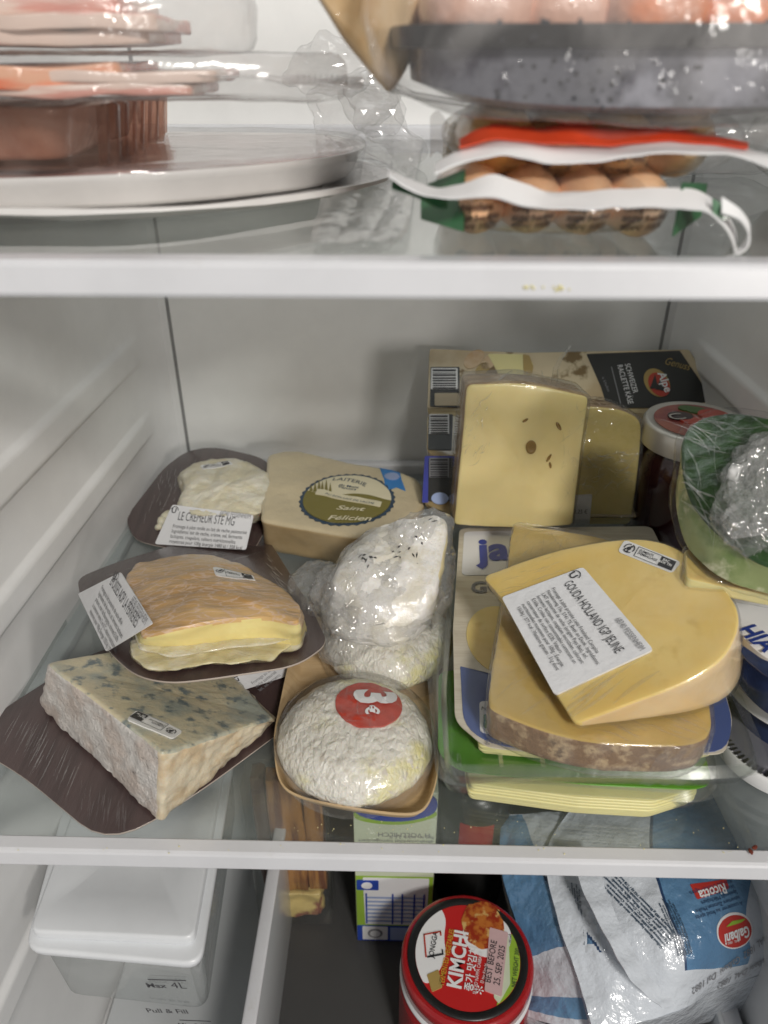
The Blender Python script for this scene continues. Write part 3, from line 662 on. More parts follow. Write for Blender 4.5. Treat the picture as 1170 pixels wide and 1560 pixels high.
text('Félicien', PF2, (499, 796), (566, 798), 'cream', lb, body, hr=.8, eps=.0016, shear=.3, bold=.02)
text('LAITERIE', PF2, (506, 736), (556, 745), 'navy', lb, body, hr=.9, eps=.0014, arc=.12)
text('du Mont\nVercors', PF2, (516, 742), (546, 747), 'navy', lb, body, hr=.8, eps=.0014, bold=.02, line=.8)
PFb = [(484, 748), (582, 768), (579, 776), (480, 756)]
db = decal('banner', PF2, PFb, 'cream', t, body, r=.001, eps=.0016)
text('AU BON LAIT DE VACHE', PF2, (495, 757), (569, 773), 'navy', db, body, hr=.9, eps=.002)
bm = nb()
for k, (x, y, hh) in enumerate([(480, 752, 15), (486, 752, 19), (491, 753, 17), (497, 754, 21), (503, 755, 16), (474, 751, 9)]):
    q = [PF2.px(x-3, y), PF2.px(x+3, y), PF2.px(x+.5, y-hh)]
    bm.faces.new([bm.verts.new(drape(p, PF2.n, BV[body], .0014)) for p in q])
obj('printed_trees', bm, 'olive', lb, smooth=False)
rb = decal('ribbon', PF, [(578, 713), (608, 716), (612, 733), (618, 750), (604, 744), (588, 750), (585, 732)], 'ribbonblue', t, body, r=0, eps=.0006, px=True)
rb2 = decal('rosette', PF, ell(PF, (597, 728), .0058, .0058, 28, zig=.05), 'paleblue', t, body, r=0, eps=.001, px=False)
# ================================================================== WOOD TRAY WITH TWO SMALL CHEESES
def dish(outer, z_axis, depth, inset_, th, lip=0, ds=.005, r=.01, mi=0, bottom_drop=0):
    """open tray: outer = rim outline (world points)"""
    T, _, _ = rnd_pair(outer, outer, r, ds)
    c = sum(T, Vector())/len(T)
    def ins(P, d): return [p+(c-p).normalized()*d for p in P]
    bm = nb(); dn = -z_axis
    rings = [[c.lerp(p, f)+dn*depth for p in ins(T, inset_+th)] for f in (.25, .6, .93)]
    rings += [[p+dn*depth for p in ins(T, inset_+th*.5)], [p+dn*(depth*.85) for p in ins(T, inset_*.8)], ]
    rings += [[p+dn*(depth*.3) for p in ins(T, inset_*.35)], [p+dn*th for p in ins(T, lip)]]
    if lip: rings += [[p+dn*th for p in T]]
    rings += [list(T)]
    rings += [[p.copy() for p in ins(T, th+lip)]]
    rings += [[p+dn*(depth*.3) for p in ins(T, inset_*.35+th)], [p+dn*(depth*.85-th*.5) for p in ins(T, inset_*.8+th)], [p+dn*(depth-th) for p in ins(T, inset_+th*1.6)]]
    rings += [[c.lerp(p, f)+dn*(depth-th) for p in ins(T, inset_+th*1.6)] for f in (.8, .4)]
    vr = loft(bm, rings, mi); cap(bm, vr[-1], mi); cap(bm, list(reversed(vr[0])), mi)
    return bm
PWd = flat(.011)
wo = [(464, 925), (437, 1020), (415, 1125), (423, 1195), (455, 1216), (533, 1232), (620, 1243), (650, 1235), (667, 1190), (676, 1040), (682, 905), (640, 860), (520, 860)]
def V(z): return Vector((0, 0, z))
bm = dish([PWd.px(*q) for q in wo], Vector((0, 0, 1)), .0100, .006, .0009, r=.012)
t = obj('wooden_tray', bm, 'wood', None, label='shallow thin pale wood tray holding the small round cheeses', cat='tray', loc=at(560, 1050, z=0))
def round_cheese(cx, cy, z0, R, H, label, seed, group, nm='round_cheese'):
    t = thing(nm, label, 'cheese', (cx, cy, z0), group)
    bm = nb(); prof = []
    n = 40
    for i in range(n+1):
        a = i/n; 
        if a < .2: prof.append((R*.8*a/.2+1e-4, 0))
        elif a < .55:
            q = (a-.2)/.35*pi/2*1.6; q = (a-.2)/.35
            prof.append((R*(.8+.2*sin(q*pi)), H*(.02+.78*q)))
        else:
            q = (a-.55)/.45; ang = q*pi/2
            prof.append((max(1e-5, R*.8*(1-q)), H*(.8+.2*sin(ang)**.7)))
    prof = [(r, z) for r, z in prof]
    lathe(bm, prof, (cx, cy, z0), n=120)
    bmesh.ops.remove_doubles(bm, verts=bm.verts[:], dist=1e-5)
    disp(bm, lambda p, n: .0022*noise.noise(p*28+Vector((seed, 0, 0)))+.0010*rid(p, 95, seed)*.8-.0006+.0005*noise.noise(p*420))
    body = obj('cheese_body', bm, 'marc', t)
    return t, body
c = at(542, 1100, z=.022)
t, body = round_cheese(c.x, c.y-.004, .002, .0395, .028, 'small round white wrinkled cheese in film with a red price sticker', 3, 'small round cheeses on the wooden tray')
PS = Pl(at(511, 1070, z=.031), at(613, 1072, z=.031), at(560, 1030, z=.031))
rs = (PS.px(613, 1070)-PS.px(511, 1070)).length/2
st = decal('price_sticker', PS, ell(PS, (562, 1069), rs, rs*1.0, 48), 'red', t, body, r=0, eps=.0012, px=False, rings=10, ds=.05)
text('3', PS, (543, 1050), (544, 1075), 'white', st, body, hr=1.12, eps=.0022, bold=.05)
text('€', PS, (557, 1078), (558, 1092), 'white', st, body, hr=1.0, eps=.0022, bold=.04)
# raised clear film over it
bm = nb(); lathe(bm, [(.0400, -.0215), (.0412, -.012), (.0395, -.003), (.034, .002), (.026, .0042), (.014, .0055), (1e-4, .006)], (c.x, c.y-.004, .0255), n=90)
bm.faces.ensure_lookup_table()
disp(bm, lambda p, n: .0006*rid(p, 60, 2))
cf = obj('cling_film', bm, 'filmsm', t)
creases(t, PS, [(450, 1020), (640, 1020), (640, 1200), (450, 1200)], 70, (60, 60), cf, L=(.004, .018), W=(.0001, .0003), eps=.0002, seed=63, wig=.2, jit=.7, m='creasesoft')
c = at(588, 958, z=.022)
t, body2 = round_cheese(c.x+.002, c.y, .002, .039, .027, 'small round white wrinkled cheese half hidden under crumpled film ball', 9, 'small round cheeses on the wooden tray')
bm = nb(); lathe(bm, [(.0415, -.0215), (.0415, -.012), (.040, -.003), (.036, .003), (.028, .0055), (.015, .0072), (1e-4, .0075)], (c.x+.002, c.y, .0255), n=90)
disp(bm, lambda p, n: .0008*rid(p, 60, 5)); obj('cling_film', bm, 'film', t)

# ---- cheese wedge crumpled in film, herbs on top
t = thing('film_wrapped_cheese', 'white herb-flecked cheese wedge bunched in crumpled shiny cling film', 'cheese', at(590, 930, z=.01))
def quadblob(pxs, zt, zb, hb): pass
o_ = [(505, 868, .062), (530, 826, .066), (575, 796, .072), (622, 782, .080), (672, 778, .082), (688, 800, .078), (678, 846, .068), (668, 890, .058), (636, 925, .050), (550, 925, .050)]
T = [at(a, b_, z=z) for a, b_, z in o_]
Bo = [Vector((p.x, p.y, 0))+Vector((0, 0, .022+.0*p.z)) for p in T]
Bo = [Vector((p.x*1.0-.006, p.y-.012, .028)) for p in T]
bm = solid(T, Bo, r=.008, edge=.006, nside=10, ncap=12, ds=.0028, sidemat=lambda i, k: 2 if i in (5, 6) else 0, dome=.004, dispf=lambda p, n: .002*fbm(p, 50, 3)+.0006*fbm(p, 240, 2))
body = obj('cheese_body', bm, ['goat', 'goat', 'goatcut'], t)
rr = random.Random(4); bm = nb()
for k in range(22):
    u, v = rr.choice([(560, 850), (615, 840), (655, 795), (640, 820), (560, 862), (618, 848)]); u += rr.gauss(0, 9); v += rr.gauss(0, 7)
    PG = p3((530, 826, .066), (672, 778, .082), (610, 900, .058)); q = PG.px(u, v); p = drape(q, PG.n, BV[body], .0006)
    a = rr.random()*pi; d = (PG.ex*cos(a)+PG.ey*sin(a)); e = PG.n.cross(d); l = rr.uniform(.0008, .0026); w = rr.uniform(.0003, .0009)
    vs = [bm.verts.new(p+d*x*l+e*y*w+PG.n*zz) for x, y, zz in ((-1, 0, 0), (0, -1, .0003), (1, 0, .0002), (0, 1, .0003), (0, 0, .001))]
    for i in range(4): bm.faces.new((vs[i], vs[(i+1) % 4], vs[4]))
    bm.faces.new(vs[:4][::-1])
o = obj('herb_fleck', bm, 'dark', t, smooth=False); o['kind'] = 'stuff'
# film: two crumpled shells
def crumple(bm, amp, s, seed):
    def f(p, n):
        w = p+Vector((nz(p, 40, 1), nz(p, 40, 2), nz(p, 40, 3)))*.006
        return amp*(rid(w, s, seed)-.9)+amp*.35*rid(w, s*2.7, seed+3)
    disp(bm, f)
o2 = [(496, 880, .060), (518, 826, .066), (572, 788, .076), (625, 773, .084), (676, 766, .085), (693, 785, .080), (690, 840, .064), (684, 885, .052), (640, 925, .046), (560, 930, .050)]
T = [at(a, b_, z=z) for a, b_, z in o2]; Bo = [Vector((p.x*1.0-.004, p.y-.014, .030)) for p in T]
bm = solid(T, Bo, r=.010, edge=.010, nside=14, ncap=20, ds=.0022, dome=.004); crumple(bm, .0030, 50, 2)
obj('film_layer', bm, ['filmcr', 'filmcr'], t)
o3 = [(472, 905, .040), (482, 872, .050), (515, 858, .060), (570, 868, .064), (640, 880, .060), (662, 905, .050), (640, 945, .038), (590, 975, .030), (520, 1000, .028), (488, 990, .026), (466, 945, .030)]
T = [at(a, b_, z=z) for a, b_, z in o3]; Bo = [Vector((p.x, p.y+.004, max(.012, p.z-.026))) for p in T]
bm = solid(T, Bo, r=.010, edge=.008, nside=12, ncap=22, ds=.0022, dome=.006); crumple(bm, .0026, 46, 6)
fb = obj('film_bunch', bm, ['filmcr', 'filmcr'], t)
creases(t, p3((482, 872, .05), (640, 880, .06), (520, 1000, .028)), [(480, 880), (650, 890), (600, 970), (480, 980)], 120, (60, 60), fb, L=(.003, .013), W=(.0001, .0004), eps=.0002, seed=62, wig=.5, jit=.9, m='crease')
PGc = p3((530, 826, .066), (672, 778, .082), (610, 900, .058))
fo = [o_ for o_ in BV if o_.name.startswith('film_layer')][-1]
creases(t, PGc, [(530, 830), (660, 785), (640, 900), (500, 930)], 110, (40, 60), fo, L=(.003, .014), W=(.0001, .0004), eps=.0002, seed=61, wig=.5, jit=.8, m='crease')
for k, (a, b_, z) in enumerate([(488, 900, .046), (520, 905, .055), (560, 925, .052), (600, 920, .052)]):
    bm = nb(); bmesh.ops.create_icosphere(bm, subdivisions=5, radius=.017-.001*k, matrix=Matrix.Translation(at(a, b_, z=z-.014)) @ Matrix.Diagonal((1, 1.1, .8, 1)))
    crumple(bm, .0034, 52, 11+k); obj('film_bunch', bm, 'filmcr', t)
# ================================================================== SLICED CHEESE PACKS
def slice_pack(P, rim, hgt, cheese, label, grp=None, sc_=.955, dy=.001):
    t = thing('sliced_cheese_pack', label, 'cheese pack', P.px(880, 1000)-P.n*hgt, grp)
    R = [P.px(*q) for q in rim]
    bm = dish(R, P.n, hgt, .010, .0006, lip=.0065, r=.010, ds=.004)
    obj('plastic_tray', bm, 'tub', t)
    T, _, _ = rnd_pair(R, R, .010, .02); c = sum(T, Vector())/len(T)
    # cheese slices, fanned a little
    n = 7; th = (hgt-.003)/n
    for k in range(n):
        s = sc_-.004*abs(k-3); off = Vector((random.uniform(-.001, .001), -.0004*k+dy, 0))
        base = [c+(P.px(*q)-c)*s+off-P.n*(hgt-.0015-th*k) for q in cheese]
        bm = solid([p+P.n*(th*.88) for p in base], base, r=.003, edge=.0005, nside=1, ncap=3, ds=.01)
        obj('cheese_slice', bm, ['slice', 'slice'], t)
    return t, R
PJ2 = p3((681, 1186, .020), (1090, 1215, .020), (1010, 800, .018))
rim2 = [(664, 1185), (650, 1020), (668, 800), (1000, 806), (1060, 1000), (1112, 1188), (1085, 1222), (900, 1212), (690, 1196)]
t, R = slice_pack(PJ2, rim2, .0175, [(708, 1182), (690, 1000), (700, 830), (965, 830), (1030, 1000), (1070, 1190), (1000, 1212), (880, 1205)], 'lower clear pack of sliced cheese with green-bordered label, under the blue one', sc_=.965, dy=-.0045)
gl = decal('green_label', PJ2, [(667, 1150), (668, 1025), (700, 1022), (1040, 1030), (1085, 1195), (1060, 1204), (900, 1197), (700, 1176)], 'jagreen', t, None, r=.006, eps=.0009)
PJ = p3((680, 1172, .038), (1165, 1175, .038), (1000, 789, .033))
rim1 = [(672, 1172), (664, 1060), (676, 795), (1002, 789), (1060, 900), (1166, 1140), (1172, 1178), (1090, 1186), (860, 1182), (690, 1180)]
t, R = slice_pack(PJ, rim1, .0165, [(712, 1135), (705, 1010), (720, 830), (985, 826), (1050, 950), (1125, 1140), (1060, 1152), (880, 1150)], 'upper clear pack of sliced cheese with white, wood-grain and blue label under the wedges', sc_=.90)
lw = decal('top_label', PJ, [(693, 1100), (690, 960), (700, 806), (992, 803), (1060, 940), (1100, 1040), (1116, 1100), (1105, 1150), (880, 1152), (740, 1140)], 'jabeige', t, None, r=[.006]*10, eps=.0007)
lbx = decal('logo_box', PJ, [(707, 812), (703, 878), (860, 878), (860, 808)], 'white', t, None, r=.004, eps=.0011)
text('ja!', PJ, (722, 857), (803, 852), 'jalogo', lbx, None, hr=1.15, eps=.0016, bold=.035, shear=.22)
text('GOUDA', PJ, (720, 905), (846, 900), 'greyink', lw, None, hr=1.15, eps=.0012, bold=.03, shear=.15)
lbb = decal('blue_field', PJ, [(701, 1017), (760, 1036), (900, 1045), (1060, 1010), (1085, 1000), (1116, 1100), (1106, 1148), (880, 1150), (750, 1138), (706, 1108)], 'jablue', t, None, r=[.001, .01, .01, .01, .002, .01, .01, .01, .012, .01], eps=.0011)
lgc = decal('cheese_picture', PJ, ell(PJ, (765, 975), .020, .030, 40), 'gouda', t, None, r=0, eps=.0012, px=False, ds=.05)
bx = decal('grade_box', PJ, [(730, 1072), (731, 1118), (760, 1124), (760, 1070)], 'white', t, None, r=.002, eps=.0015)
bx2 = decal('grade_mark', PJ, [(736, 1092), (736, 1112), (760, 1117), (760, 1092)], 'jagreen', t, None, r=.0015, eps=.0019)
text('N', PJ, (733, 1086), (740, 1087), 'ink', bx, None, eps=.002)
text('gewürfelt', PJ, (739, 1136), (800, 1141), 'greyink', lbb, None, eps=.0018)
# ribbing along the tray's front wall
bm = nb()
for k in range(6):
    u = 700+k*64; a = PJ.px(u, 1166, -.0005); b_ = PJ.px(u, 1166, -.014)+Vector((0, .006, 0))
    tube(bm, [a, a.lerp(b_, .5), b_], .0012, 8)
obj('tray_rib', bm, 'tub', t)

# ---- rind wedge (tomme) on the packs
PR = p3((746, 1086, .060), (1082, 1125, .060), (783, 798, .064))
t = thing('cheese_wedge', 'flat yellow cheese wedge with mottled brown rind, under the labelled wedge', 'cheese', at(880, 1130, z=.04))
tp = [(746, 1080), (744, 1055), (783, 797), (905, 815), (1055, 860), (1083, 1082), (1087, 1118), (1045, 1138), (912, 1134), (821, 1113)]
T = [PR.px(*q) for q in tp]; Bo = [p-PR.n*.0185 for p in T]
def tomd(p, n): return (.0007*fbm(p, 70, 3)+.0005*fbm(p, 330, 2)) if abs(n.z) < .6 else .0004*fbm(p, 40, 2)
bm = solid(T, Bo, r=[.004, .004, .003, .003, .01, .006, .008, .02, .02, .02], edge=.0016, nside=6, ncap=12, ds=.003, dispf=tomd, sidemat=lambda i, k: 2 if i in (5, 6, 7, 8, 9, 0, 1) else 0)
tom = obj('cheese_body', bm, ['tomme', 'tomme', 'tomme_rind'], t)
bm = nb()
def tf(a, b_):
    p = PR.px(1010+a*68-b_*40, 1135+b_*52, .0012 if b_ < .3 else .0012-(b_-.3)*.022); return p+Vector((0, -.001-.002*b_, .0008*sin(a*19)))
sheet(bm, tf, 14, 10, 0); disp(bm, lambda p, n: .0012*noise.noise(p*180)); obj('film_flap', bm, 'film', t)
bm = solid([p+PR.n*.0012+(p-sum(T, Vector())/len(T)).normalized()*.0012 for p in T], [p-PR.n*.001+(p-sum(T, Vector())/len(T)).normalized()*.0014 for p in Bo], r=.006, edge=.002, nside=6, ncap=20, ds=.003)
disp(bm, lambda p, n: .0002+.0002*rid(p, 55, 4)); obj('cling_film', bm, ['filmsm', 'filmsm'], t)

creases(t, PR, [(757, 1070), (790, 900), (830, 1010), (860, 1100)], 22, (50, -40), tom, L=(.006, .030), W=(.0001, .0004), eps=.0006, seed=23, m='creasesoft', wig=.05, jit=.12)
creases(t, PR, [(900, 1105), (1060, 1090), (1075, 1118), (930, 1128)], 26, (60, 26), tom, L=(.004, .022), W=(.0001, .0005), eps=.0006, seed=24, m='creasesoft', wig=.06, jit=.15)
creases(t, PR, [(785, 805), (900, 820), (860, 835), (775, 850)], 30, (30, -50), tom, L=(.004, .018), W=(.0001, .0004), eps=.0006, seed=25, m='creasesoft', wig=.15, jit=.5)
# ---- gouda wedge with the big label
PG = p3((735, 878, .080), (875, 1106, .067), (1100, 900, .108))
t = thing('cheese_wedge', 'large smooth yellow cheese wedge carrying a big white label, top of the pile', 'cheese', at(930, 980, z=.06))
tp = [(735, 878), (844, 837), (957, 818), (1020, 826), (1078, 868), (1116, 909), (1127, 938), (1123, 968), (1102, 1005), (1048, 1040), (957, 1074), (876, 1103), (846, 1057), (800, 975), (765, 912)]
T = [PG.px(*q) for q in tp]
bt = {0: .010, 1: .012, 2: .020, 3: .022, 4: .026, 5: .036, 6: .040, 7: .040, 8: .038, 9: .030, 10: .016, 11: .003, 12: .006, 13: .010, 14: .010}
cT = sum(T, Vector())/len(T)
Bo = [p-PG.n*bt[k]*.92 for k, p in enumerate(T)]
bm = solid(T, Bo, r=[.004, .03, .03, .03, .02, .02, .02, .02, .03, .04, .04, .003, .01, .01, .01], edge=.0012, nside=6, ncap=12, ds=.003, dispf=lambda p, n: .0005*fbm(p, 30, 2)+.00015*fbm(p, 200, 2), sidemat=lambda i, k: 2 if i in (6, 7, 8, 9, 10, 5, 4) else 0, n=PG.n, botedge=.001)
gou = obj('cheese_body', bm, ['gouda', 'gouda', 'gouda_rind'], t)
q4 = [(889, 866), (996, 992), (846, 1061), (765, 912)]
fine = 'Fromage à pâte pressée cuite Friesland Campina\nNonderweg 15a, 5741 TE, Beek en Donk  Ingrédients:\nLAIT pasteurisé de vache (origine Pays Bas), sel,\nferments lactiques, coagulant microbien, colorant:\nE160a. Croûte non consommable contenant un\nconservateur de surface E235. Valeurs\nnutritionnelles moyennes pour 100g : Énergie:\n1563kJ / 377 kcal ; Matières grasses : 31g dont'
price_label(PG, q4, t, None, 'GOUDA HOLLAND IGP JEUNE', '68740 FESSENHEIM', fine, eps=.0014, hx=(.10, .31, .90), tx=(.60, .97, .11), fx=(.10, .92, .46))
recycle_sticker(PG, [(948, 829), (956, 825), (1036, 857), (1026, 871)][0:0] or [(952, 823), (1038, 857), (1024, 874), (941, 841)], t, gou)
bm = solid([p+PG.n*.0009+(p-cT).normalized()*.0008 for p in T], [p-PG.n*.001+(p-cT).normalized()*.0010 for p in Bo], r=[.004, .03, .03, .03, .02, .02, .02, .02, .03, .04, .04, .003, .01, .01, .01], edge=.0022, nside=6, ncap=12, ds=.003, n=PG.n, botedge=.001)
disp(bm, lambda p, n: .0002*noise.noise(p*60))
M['filmthin'] = film('filmthin', haze=.008, scale=50, stren=.35, dist=.0012, st=(2.2, .5, 1), gl=.55, rough=.12)
obj('cling_film', bm, ['filmthin', 'filmthin'], t)

creases(t, PG, [(835, 1040), (900, 1010), (980, 1050), (875, 1098)], 12, (60, -42), gou, L=(.014, .034), W=(.0005, .0012), hh=.2, jit=.03, eps=.0009, seed=21, m='creasesoft', wig=.02)
creases(t, PG, [(745, 885), (850, 845), (860, 870), (770, 905)], 20, (60, -20), gou, L=(.004, .016), W=(.0001, .0003), eps=.0009, seed=22, m='creasesoft', wig=.1)
# ================================================================== BACK RIGHT: raclette packs, blocks, jar
def leanpack(A, B, C, pts, thick, label, blue=False):
    P = Pl(A, B, C); t = thing('raclette_pack', label, 'cheese pack', A-Vector((0, 0, .02)), 'sliced cheese packs leaning on the back wall')
    T = [P.px(*q) for q in pts]; Bo = [p-P.n*thick for p in T]
    bm = solid(T, Bo, r=.006, edge=.0008, nside=2, ncap=6, ds=.01)
    return t, P, obj('pack_body', bm, ['packwin', 'packwin'], t)
z_ = lambda u, v, y: at(u, v, y=y)
t, P, bd = leanpack(z_(654, 532, .580), z_(1048, 533, .583), z_(651, 640, .535), [(651, 632), (654, 531), (800, 538), (1050, 532), (1078, 580), (1112, 640), (1000, 655)], .008, 'topmost flat cheese pack with black panel, leaning on the back wall')
c1 = decal('printed_card', P, [(651, 622), (655, 532), (800, 538), (1049, 533), (1075, 580), (1098, 618), (960, 621), (800, 622)], 'packtan', t, None, r=.002, eps=.0006)
c2 = decal('black_panel', P, [(893, 540), (1035, 535), (1060, 572), (1086, 612), (1010, 622), (925, 622), (915, 590)], 'packblack', t, None, r=.001, eps=.001)
text('SCHWEIZER\nRACLETTE KÄSE', P, (951, 556), (968, 615), 'white', c2, None, hr=1.3, eps=.0014)
text('in Scheiben', P, (916, 576), (925, 598), 'greyink', c2, None, hr=1.1, eps=.0014)
bars(P, (930, 560), (944, 616), (933, 560), [(0, 1, 0, .5)], 'greyink', c2, eps=.0014, name='rule')
e1 = decal('gold_oval', P, ell(P, (1000, 584), .0125, .0095, 36, rot=-1.2), 'gold', t, None, r=0, eps=.0014, px=False, ds=.05)
e2 = decal('red_oval', P, ell(P, (1003, 587), .0105, .0078, 36, rot=-1.2), 'goldred', t, None, r=0, eps=.0017, px=False, ds=.05)
bm = nb()
for q in ([(990, 592), (998, 570), (1003, 592)], [(998, 593), (1006, 578), (1014, 596)]):
    bm.faces.new([bm.verts.new(P.px(a, b_, .0021)) for a, b_ in q])
obj('mountain_mark', bm, 'packblack', e2, smooth=False)
text('Alpe', P, (1000, 570), (1012, 600), 'white', e2, None, eps=.0022, bold=.02)
text('Genuss', P, (1012, 556), (1050, 566), 'gold', c2, None, eps=.0014, shear=.4, hr=1.4)
c3 = decal('barcode_field', P, [(656, 560), (655, 620), (700, 622), (700, 560)], 'packblack', t, None, r=.001, eps=.0012)
c4 = decal('barcode_box', P, [(657, 562), (656, 594), (697, 594), (697, 562)], 'white', t, None, r=.0005, eps=.0015)
rr = random.Random(2); sp = []; x = .04
while x < .95: w = rr.uniform(.03, .10); sp.append((.05, .93, x, x+w)); x += w+rr.uniform(.04, .08)
bars(P, (657, 563), (697, 563), (657, 593), sp, 'ink', c4, eps=.0018)
c5 = decal('window', P, [(662, 600), (662, 619), (700, 619), (700, 600)], 'packtan', t, None, r=.001, eps=.0015)
for (uv, rad, mm) in (((722, 548), .010, 'tan'), ((745, 552), .008, 'tan'), ((735, 563), .007, 'gold')):
    decal('food_picture', P, ell(P, uv, rad, rad*.6, 24, rot=.8), mm, t, None, r=0, eps=.0012, px=False, ds=.05)
decal('cheese_picture', P, [(742, 540), (800, 541), (812, 555), (808, 575), (760, 572)], 'slice', t, None, r=.002, eps=.0013)
decal('rind_picture', P, [(796, 541), (806, 543), (812, 560), (809, 575), (797, 573)], 'gold', t, None, r=.001, eps=.0016)
for k, (v0, v1, y0, blue) in enumerate(((628, 690, .530, False), (694, 768, .500, True))):
    t, P, bd = leanpack(z_(650, v0, y0), z_(1000, v0, y0), z_(650, v1, y0-.028), [(650-4*k, v1), (651-4*k, v0), (800, v0), (985, v0), (985, v1+20), (700, v1+20)], .010, 'middle flat cheese pack of the leaning stack' if k == 0 else 'front cheese pack of the leaning stack with a dark blue edge')
    if blue: decal('blue_edge', P, [(643, v1-2), (647, v0+1), (700, v0+1), (700, v0+14), (655, v0+16), (653, v1-2)], 'packblue', t, None, r=.001, eps=.0005)
    decal('dark_end', P, [(653, v0+4), (652, v1-4), (688, v1-4), (690, v0+4)], 'packblack', t, None, r=.001, eps=.0008)
    cb = decal('barcode_box', P, [(654, v0+4), (654, v0+34), (684, v0+34), (684, v0+4)], 'white' if not blue else 'greyink', t, None, r=.0005, eps=.0011)
    bars(P, (654, v0+5), (684, v0+5), (654, v0+33), sp, 'ink', cb, eps=.0014)
    if blue:
        gg = decal('dial_picture', P, ell(P, (670, 760), .0062, .0045, 24), 'paleblue', t, None, r=0, eps=.0014, px=False, ds=.05)
# ---- big pale block
t = thing('cheese_block', 'large pale yellow cheese block with small holes standing at the back', 'cheese', at(790, 790, y=.44))
fr = [at(711, 586, y=.455), at(800, 583, y=.455), at(898, 604, y=.455), at(884, 700, y=.447), at(872, 800, y=.440), at(780, 806, y=.440), at(691, 800, y=.440), at(702, 690, y=.447)]
n_ = Pl(fr[0], fr[2], fr[4]).n
bk = [p-n_*.036 for p in fr]
bm = solid(fr, bk, r=[.004, .03, .004, .03, .003, .02, .003, .03], edge=.0018, nside=5, ncap=12, ds=.004, topmi=1, sidemat=lambda i, k: 0, dispf=lambda p, n: .0006*fbm(p, 25, 2)+.0002*fbm(p, 150, 2))
PGr = Pl(fr[0], fr[2], fr[4])
gr = obj('cheese_body', bm, ['gruy_rind', 'gruy'], t)
for u, v, a, b_, ro in ((809, 681, .0028, .0038, .2), (800, 640, .0017, .0007, .7), (851, 649, .0026, .0009, -.9), (836, 697, .0024, .0007, 1.2), (838, 708, .0018, .0006, 1.9)):
    bm = nb(); o = PGr.px(u, v); vr_ = []
    for f_, hh in ((1.25, .0002), (1, .0005), (.8, .0002), (.45, -.0012)):
        vr_.append([drape(o+PGr.ex*(a*f_*cos(k*pi/9)*cos(ro)-b_*f_*sin(k*pi/9)*sin(ro))+PGr.ey*(a*f_*cos(k*pi/9)*sin(ro)+b_*f_*sin(k*pi/9)*cos(ro)), PGr.n, BV[gr], .0004+max(hh, 0)) for k in range(18)])
    vv = loft(bm, vr_, 0); cap(bm, vv[-1]); obj('eye_hole', bm, 'hole', t)
g2 = sum(fr, Vector())/8
bm = solid([p+n_*.0014+(p-g2).normalized()*.0012 for p in fr], [p-n_*.001+(p-sum(bk, Vector())/8).normalized()*.0016 for p in bk], r=.004, edge=.0018, nside=5, ncap=14, ds=.004)
disp(bm, lambda p, n: .0004*rid(p, 40, 3)); obj('cling_film', bm, ['filmsm', 'filmthin'], t)
bm = nb(); tip = at(862, 530, y=.47); bs = [at(730, 578, y=.46), at(790, 582, y=.458), at(812, 584, y=.458)]
def tuft(a, b_):
    l = at(725, 587, y=.463).lerp(at(840, 589, y=.463), a); topz = at(770+a*60, 566, y=.47)
    return l.lerp(topz, b_)+Vector((.002*sin(a*17), .003*sin(a*23+b_*5), 0))
sheet(bm, tuft, 24, 6)
obj('film_tuft', bm, 'film', t)
bm = nb(); pts = [at(846, 586, y=.462), at(848, 560, y=.462), at(856, 545, y=.462), at(870, 526, y=.462)]
sheet(bm, lambda a, b_: pts[min(3, int(b_*3))].lerp(pts[min(3, int(b_*3)+1)], b_*3-int(b_*3))+Vector(((a-.5)*.006*(1-b_*.8), .002*sin(a*9), 0)), 6, 12)
obj('film_tuft', bm, 'film', t)
creases(t, PGr, [(700, 600), (760, 600), (740, 700), (700, 720)], 34, (26, -40), gr, L=(.003, .012), W=(.0001, .0004), eps=.0014, seed=26, wig=.2, jit=.3)
creases(t, PGr, [(860, 600), (893, 610), (880, 780), (850, 780)], 30, (10, -60), gr, L=(.003, .012), W=(.0001, .0003), eps=.0014, seed=27, m='creasesoft', wig=.2, jit=.5)
# ---- second, darker block
t = thing('cheese_block', 'narrow darker yellow cheese block wrapped in film beside the pale one', 'cheese', at(930, 790, y=.47))
fr = [at(890, 618, y=.480), at(941, 622, y=.480), at(976, 638, y=.480), at(978, 665, y=.478), at(970, 740, y=.47), at(960, 800, y=.465), at(870, 800, y=.465)]
n_ = Pl(fr[0], fr[2], fr[5]).n; bk = [p-n_*.03 for p in fr]
bm = solid(fr, bk, r=[.004, .01, .006, .01, .01, .004, .004], edge=.0018, nside=5, ncap=12, ds=.004, dispf=lambda p, n: .0005*fbm(p, 30, 2))
gr2 = obj('cheese_body', bm, ['gruy_rind', 'block'], t)
P2 = Pl(fr[0], fr[2], fr[5])
lb2 = decal('price_label', P2, [(875, 755), (902, 753), (898, 800), (868, 800)], 'label', t, gr2, eps=.0012)
text('3,25 €', P2, (874, 782), (894, 782), 'ink', lb2, gr2, eps=.0022, hr=1.2)
g2 = sum(fr, Vector())/7
bm = solid([p+n_*.003+(p-g2).normalized()*.0012 for p in fr], [p+(p-sum(bk, Vector())/7).normalized()*.002 for p in bk], r=.004, edge=.0018, nside=8, ncap=26, ds=.0028)
disp(bm, lambda p, n: .0002+(.0014*max(0, 1-abs((p-P2.px(930, 705)).dot(P2.ey))/.016))*rid(p, 75, 3)); obj('cling_film', bm, ['film', 'film'], t)
creases(t, P2, [(885, 690), (975, 680), (972, 735), (880, 745)], 60, (60, 4), gr2, L=(.004, .016), W=(.0001, .0006), eps=.003, seed=28, wig=.3, jit=.5)
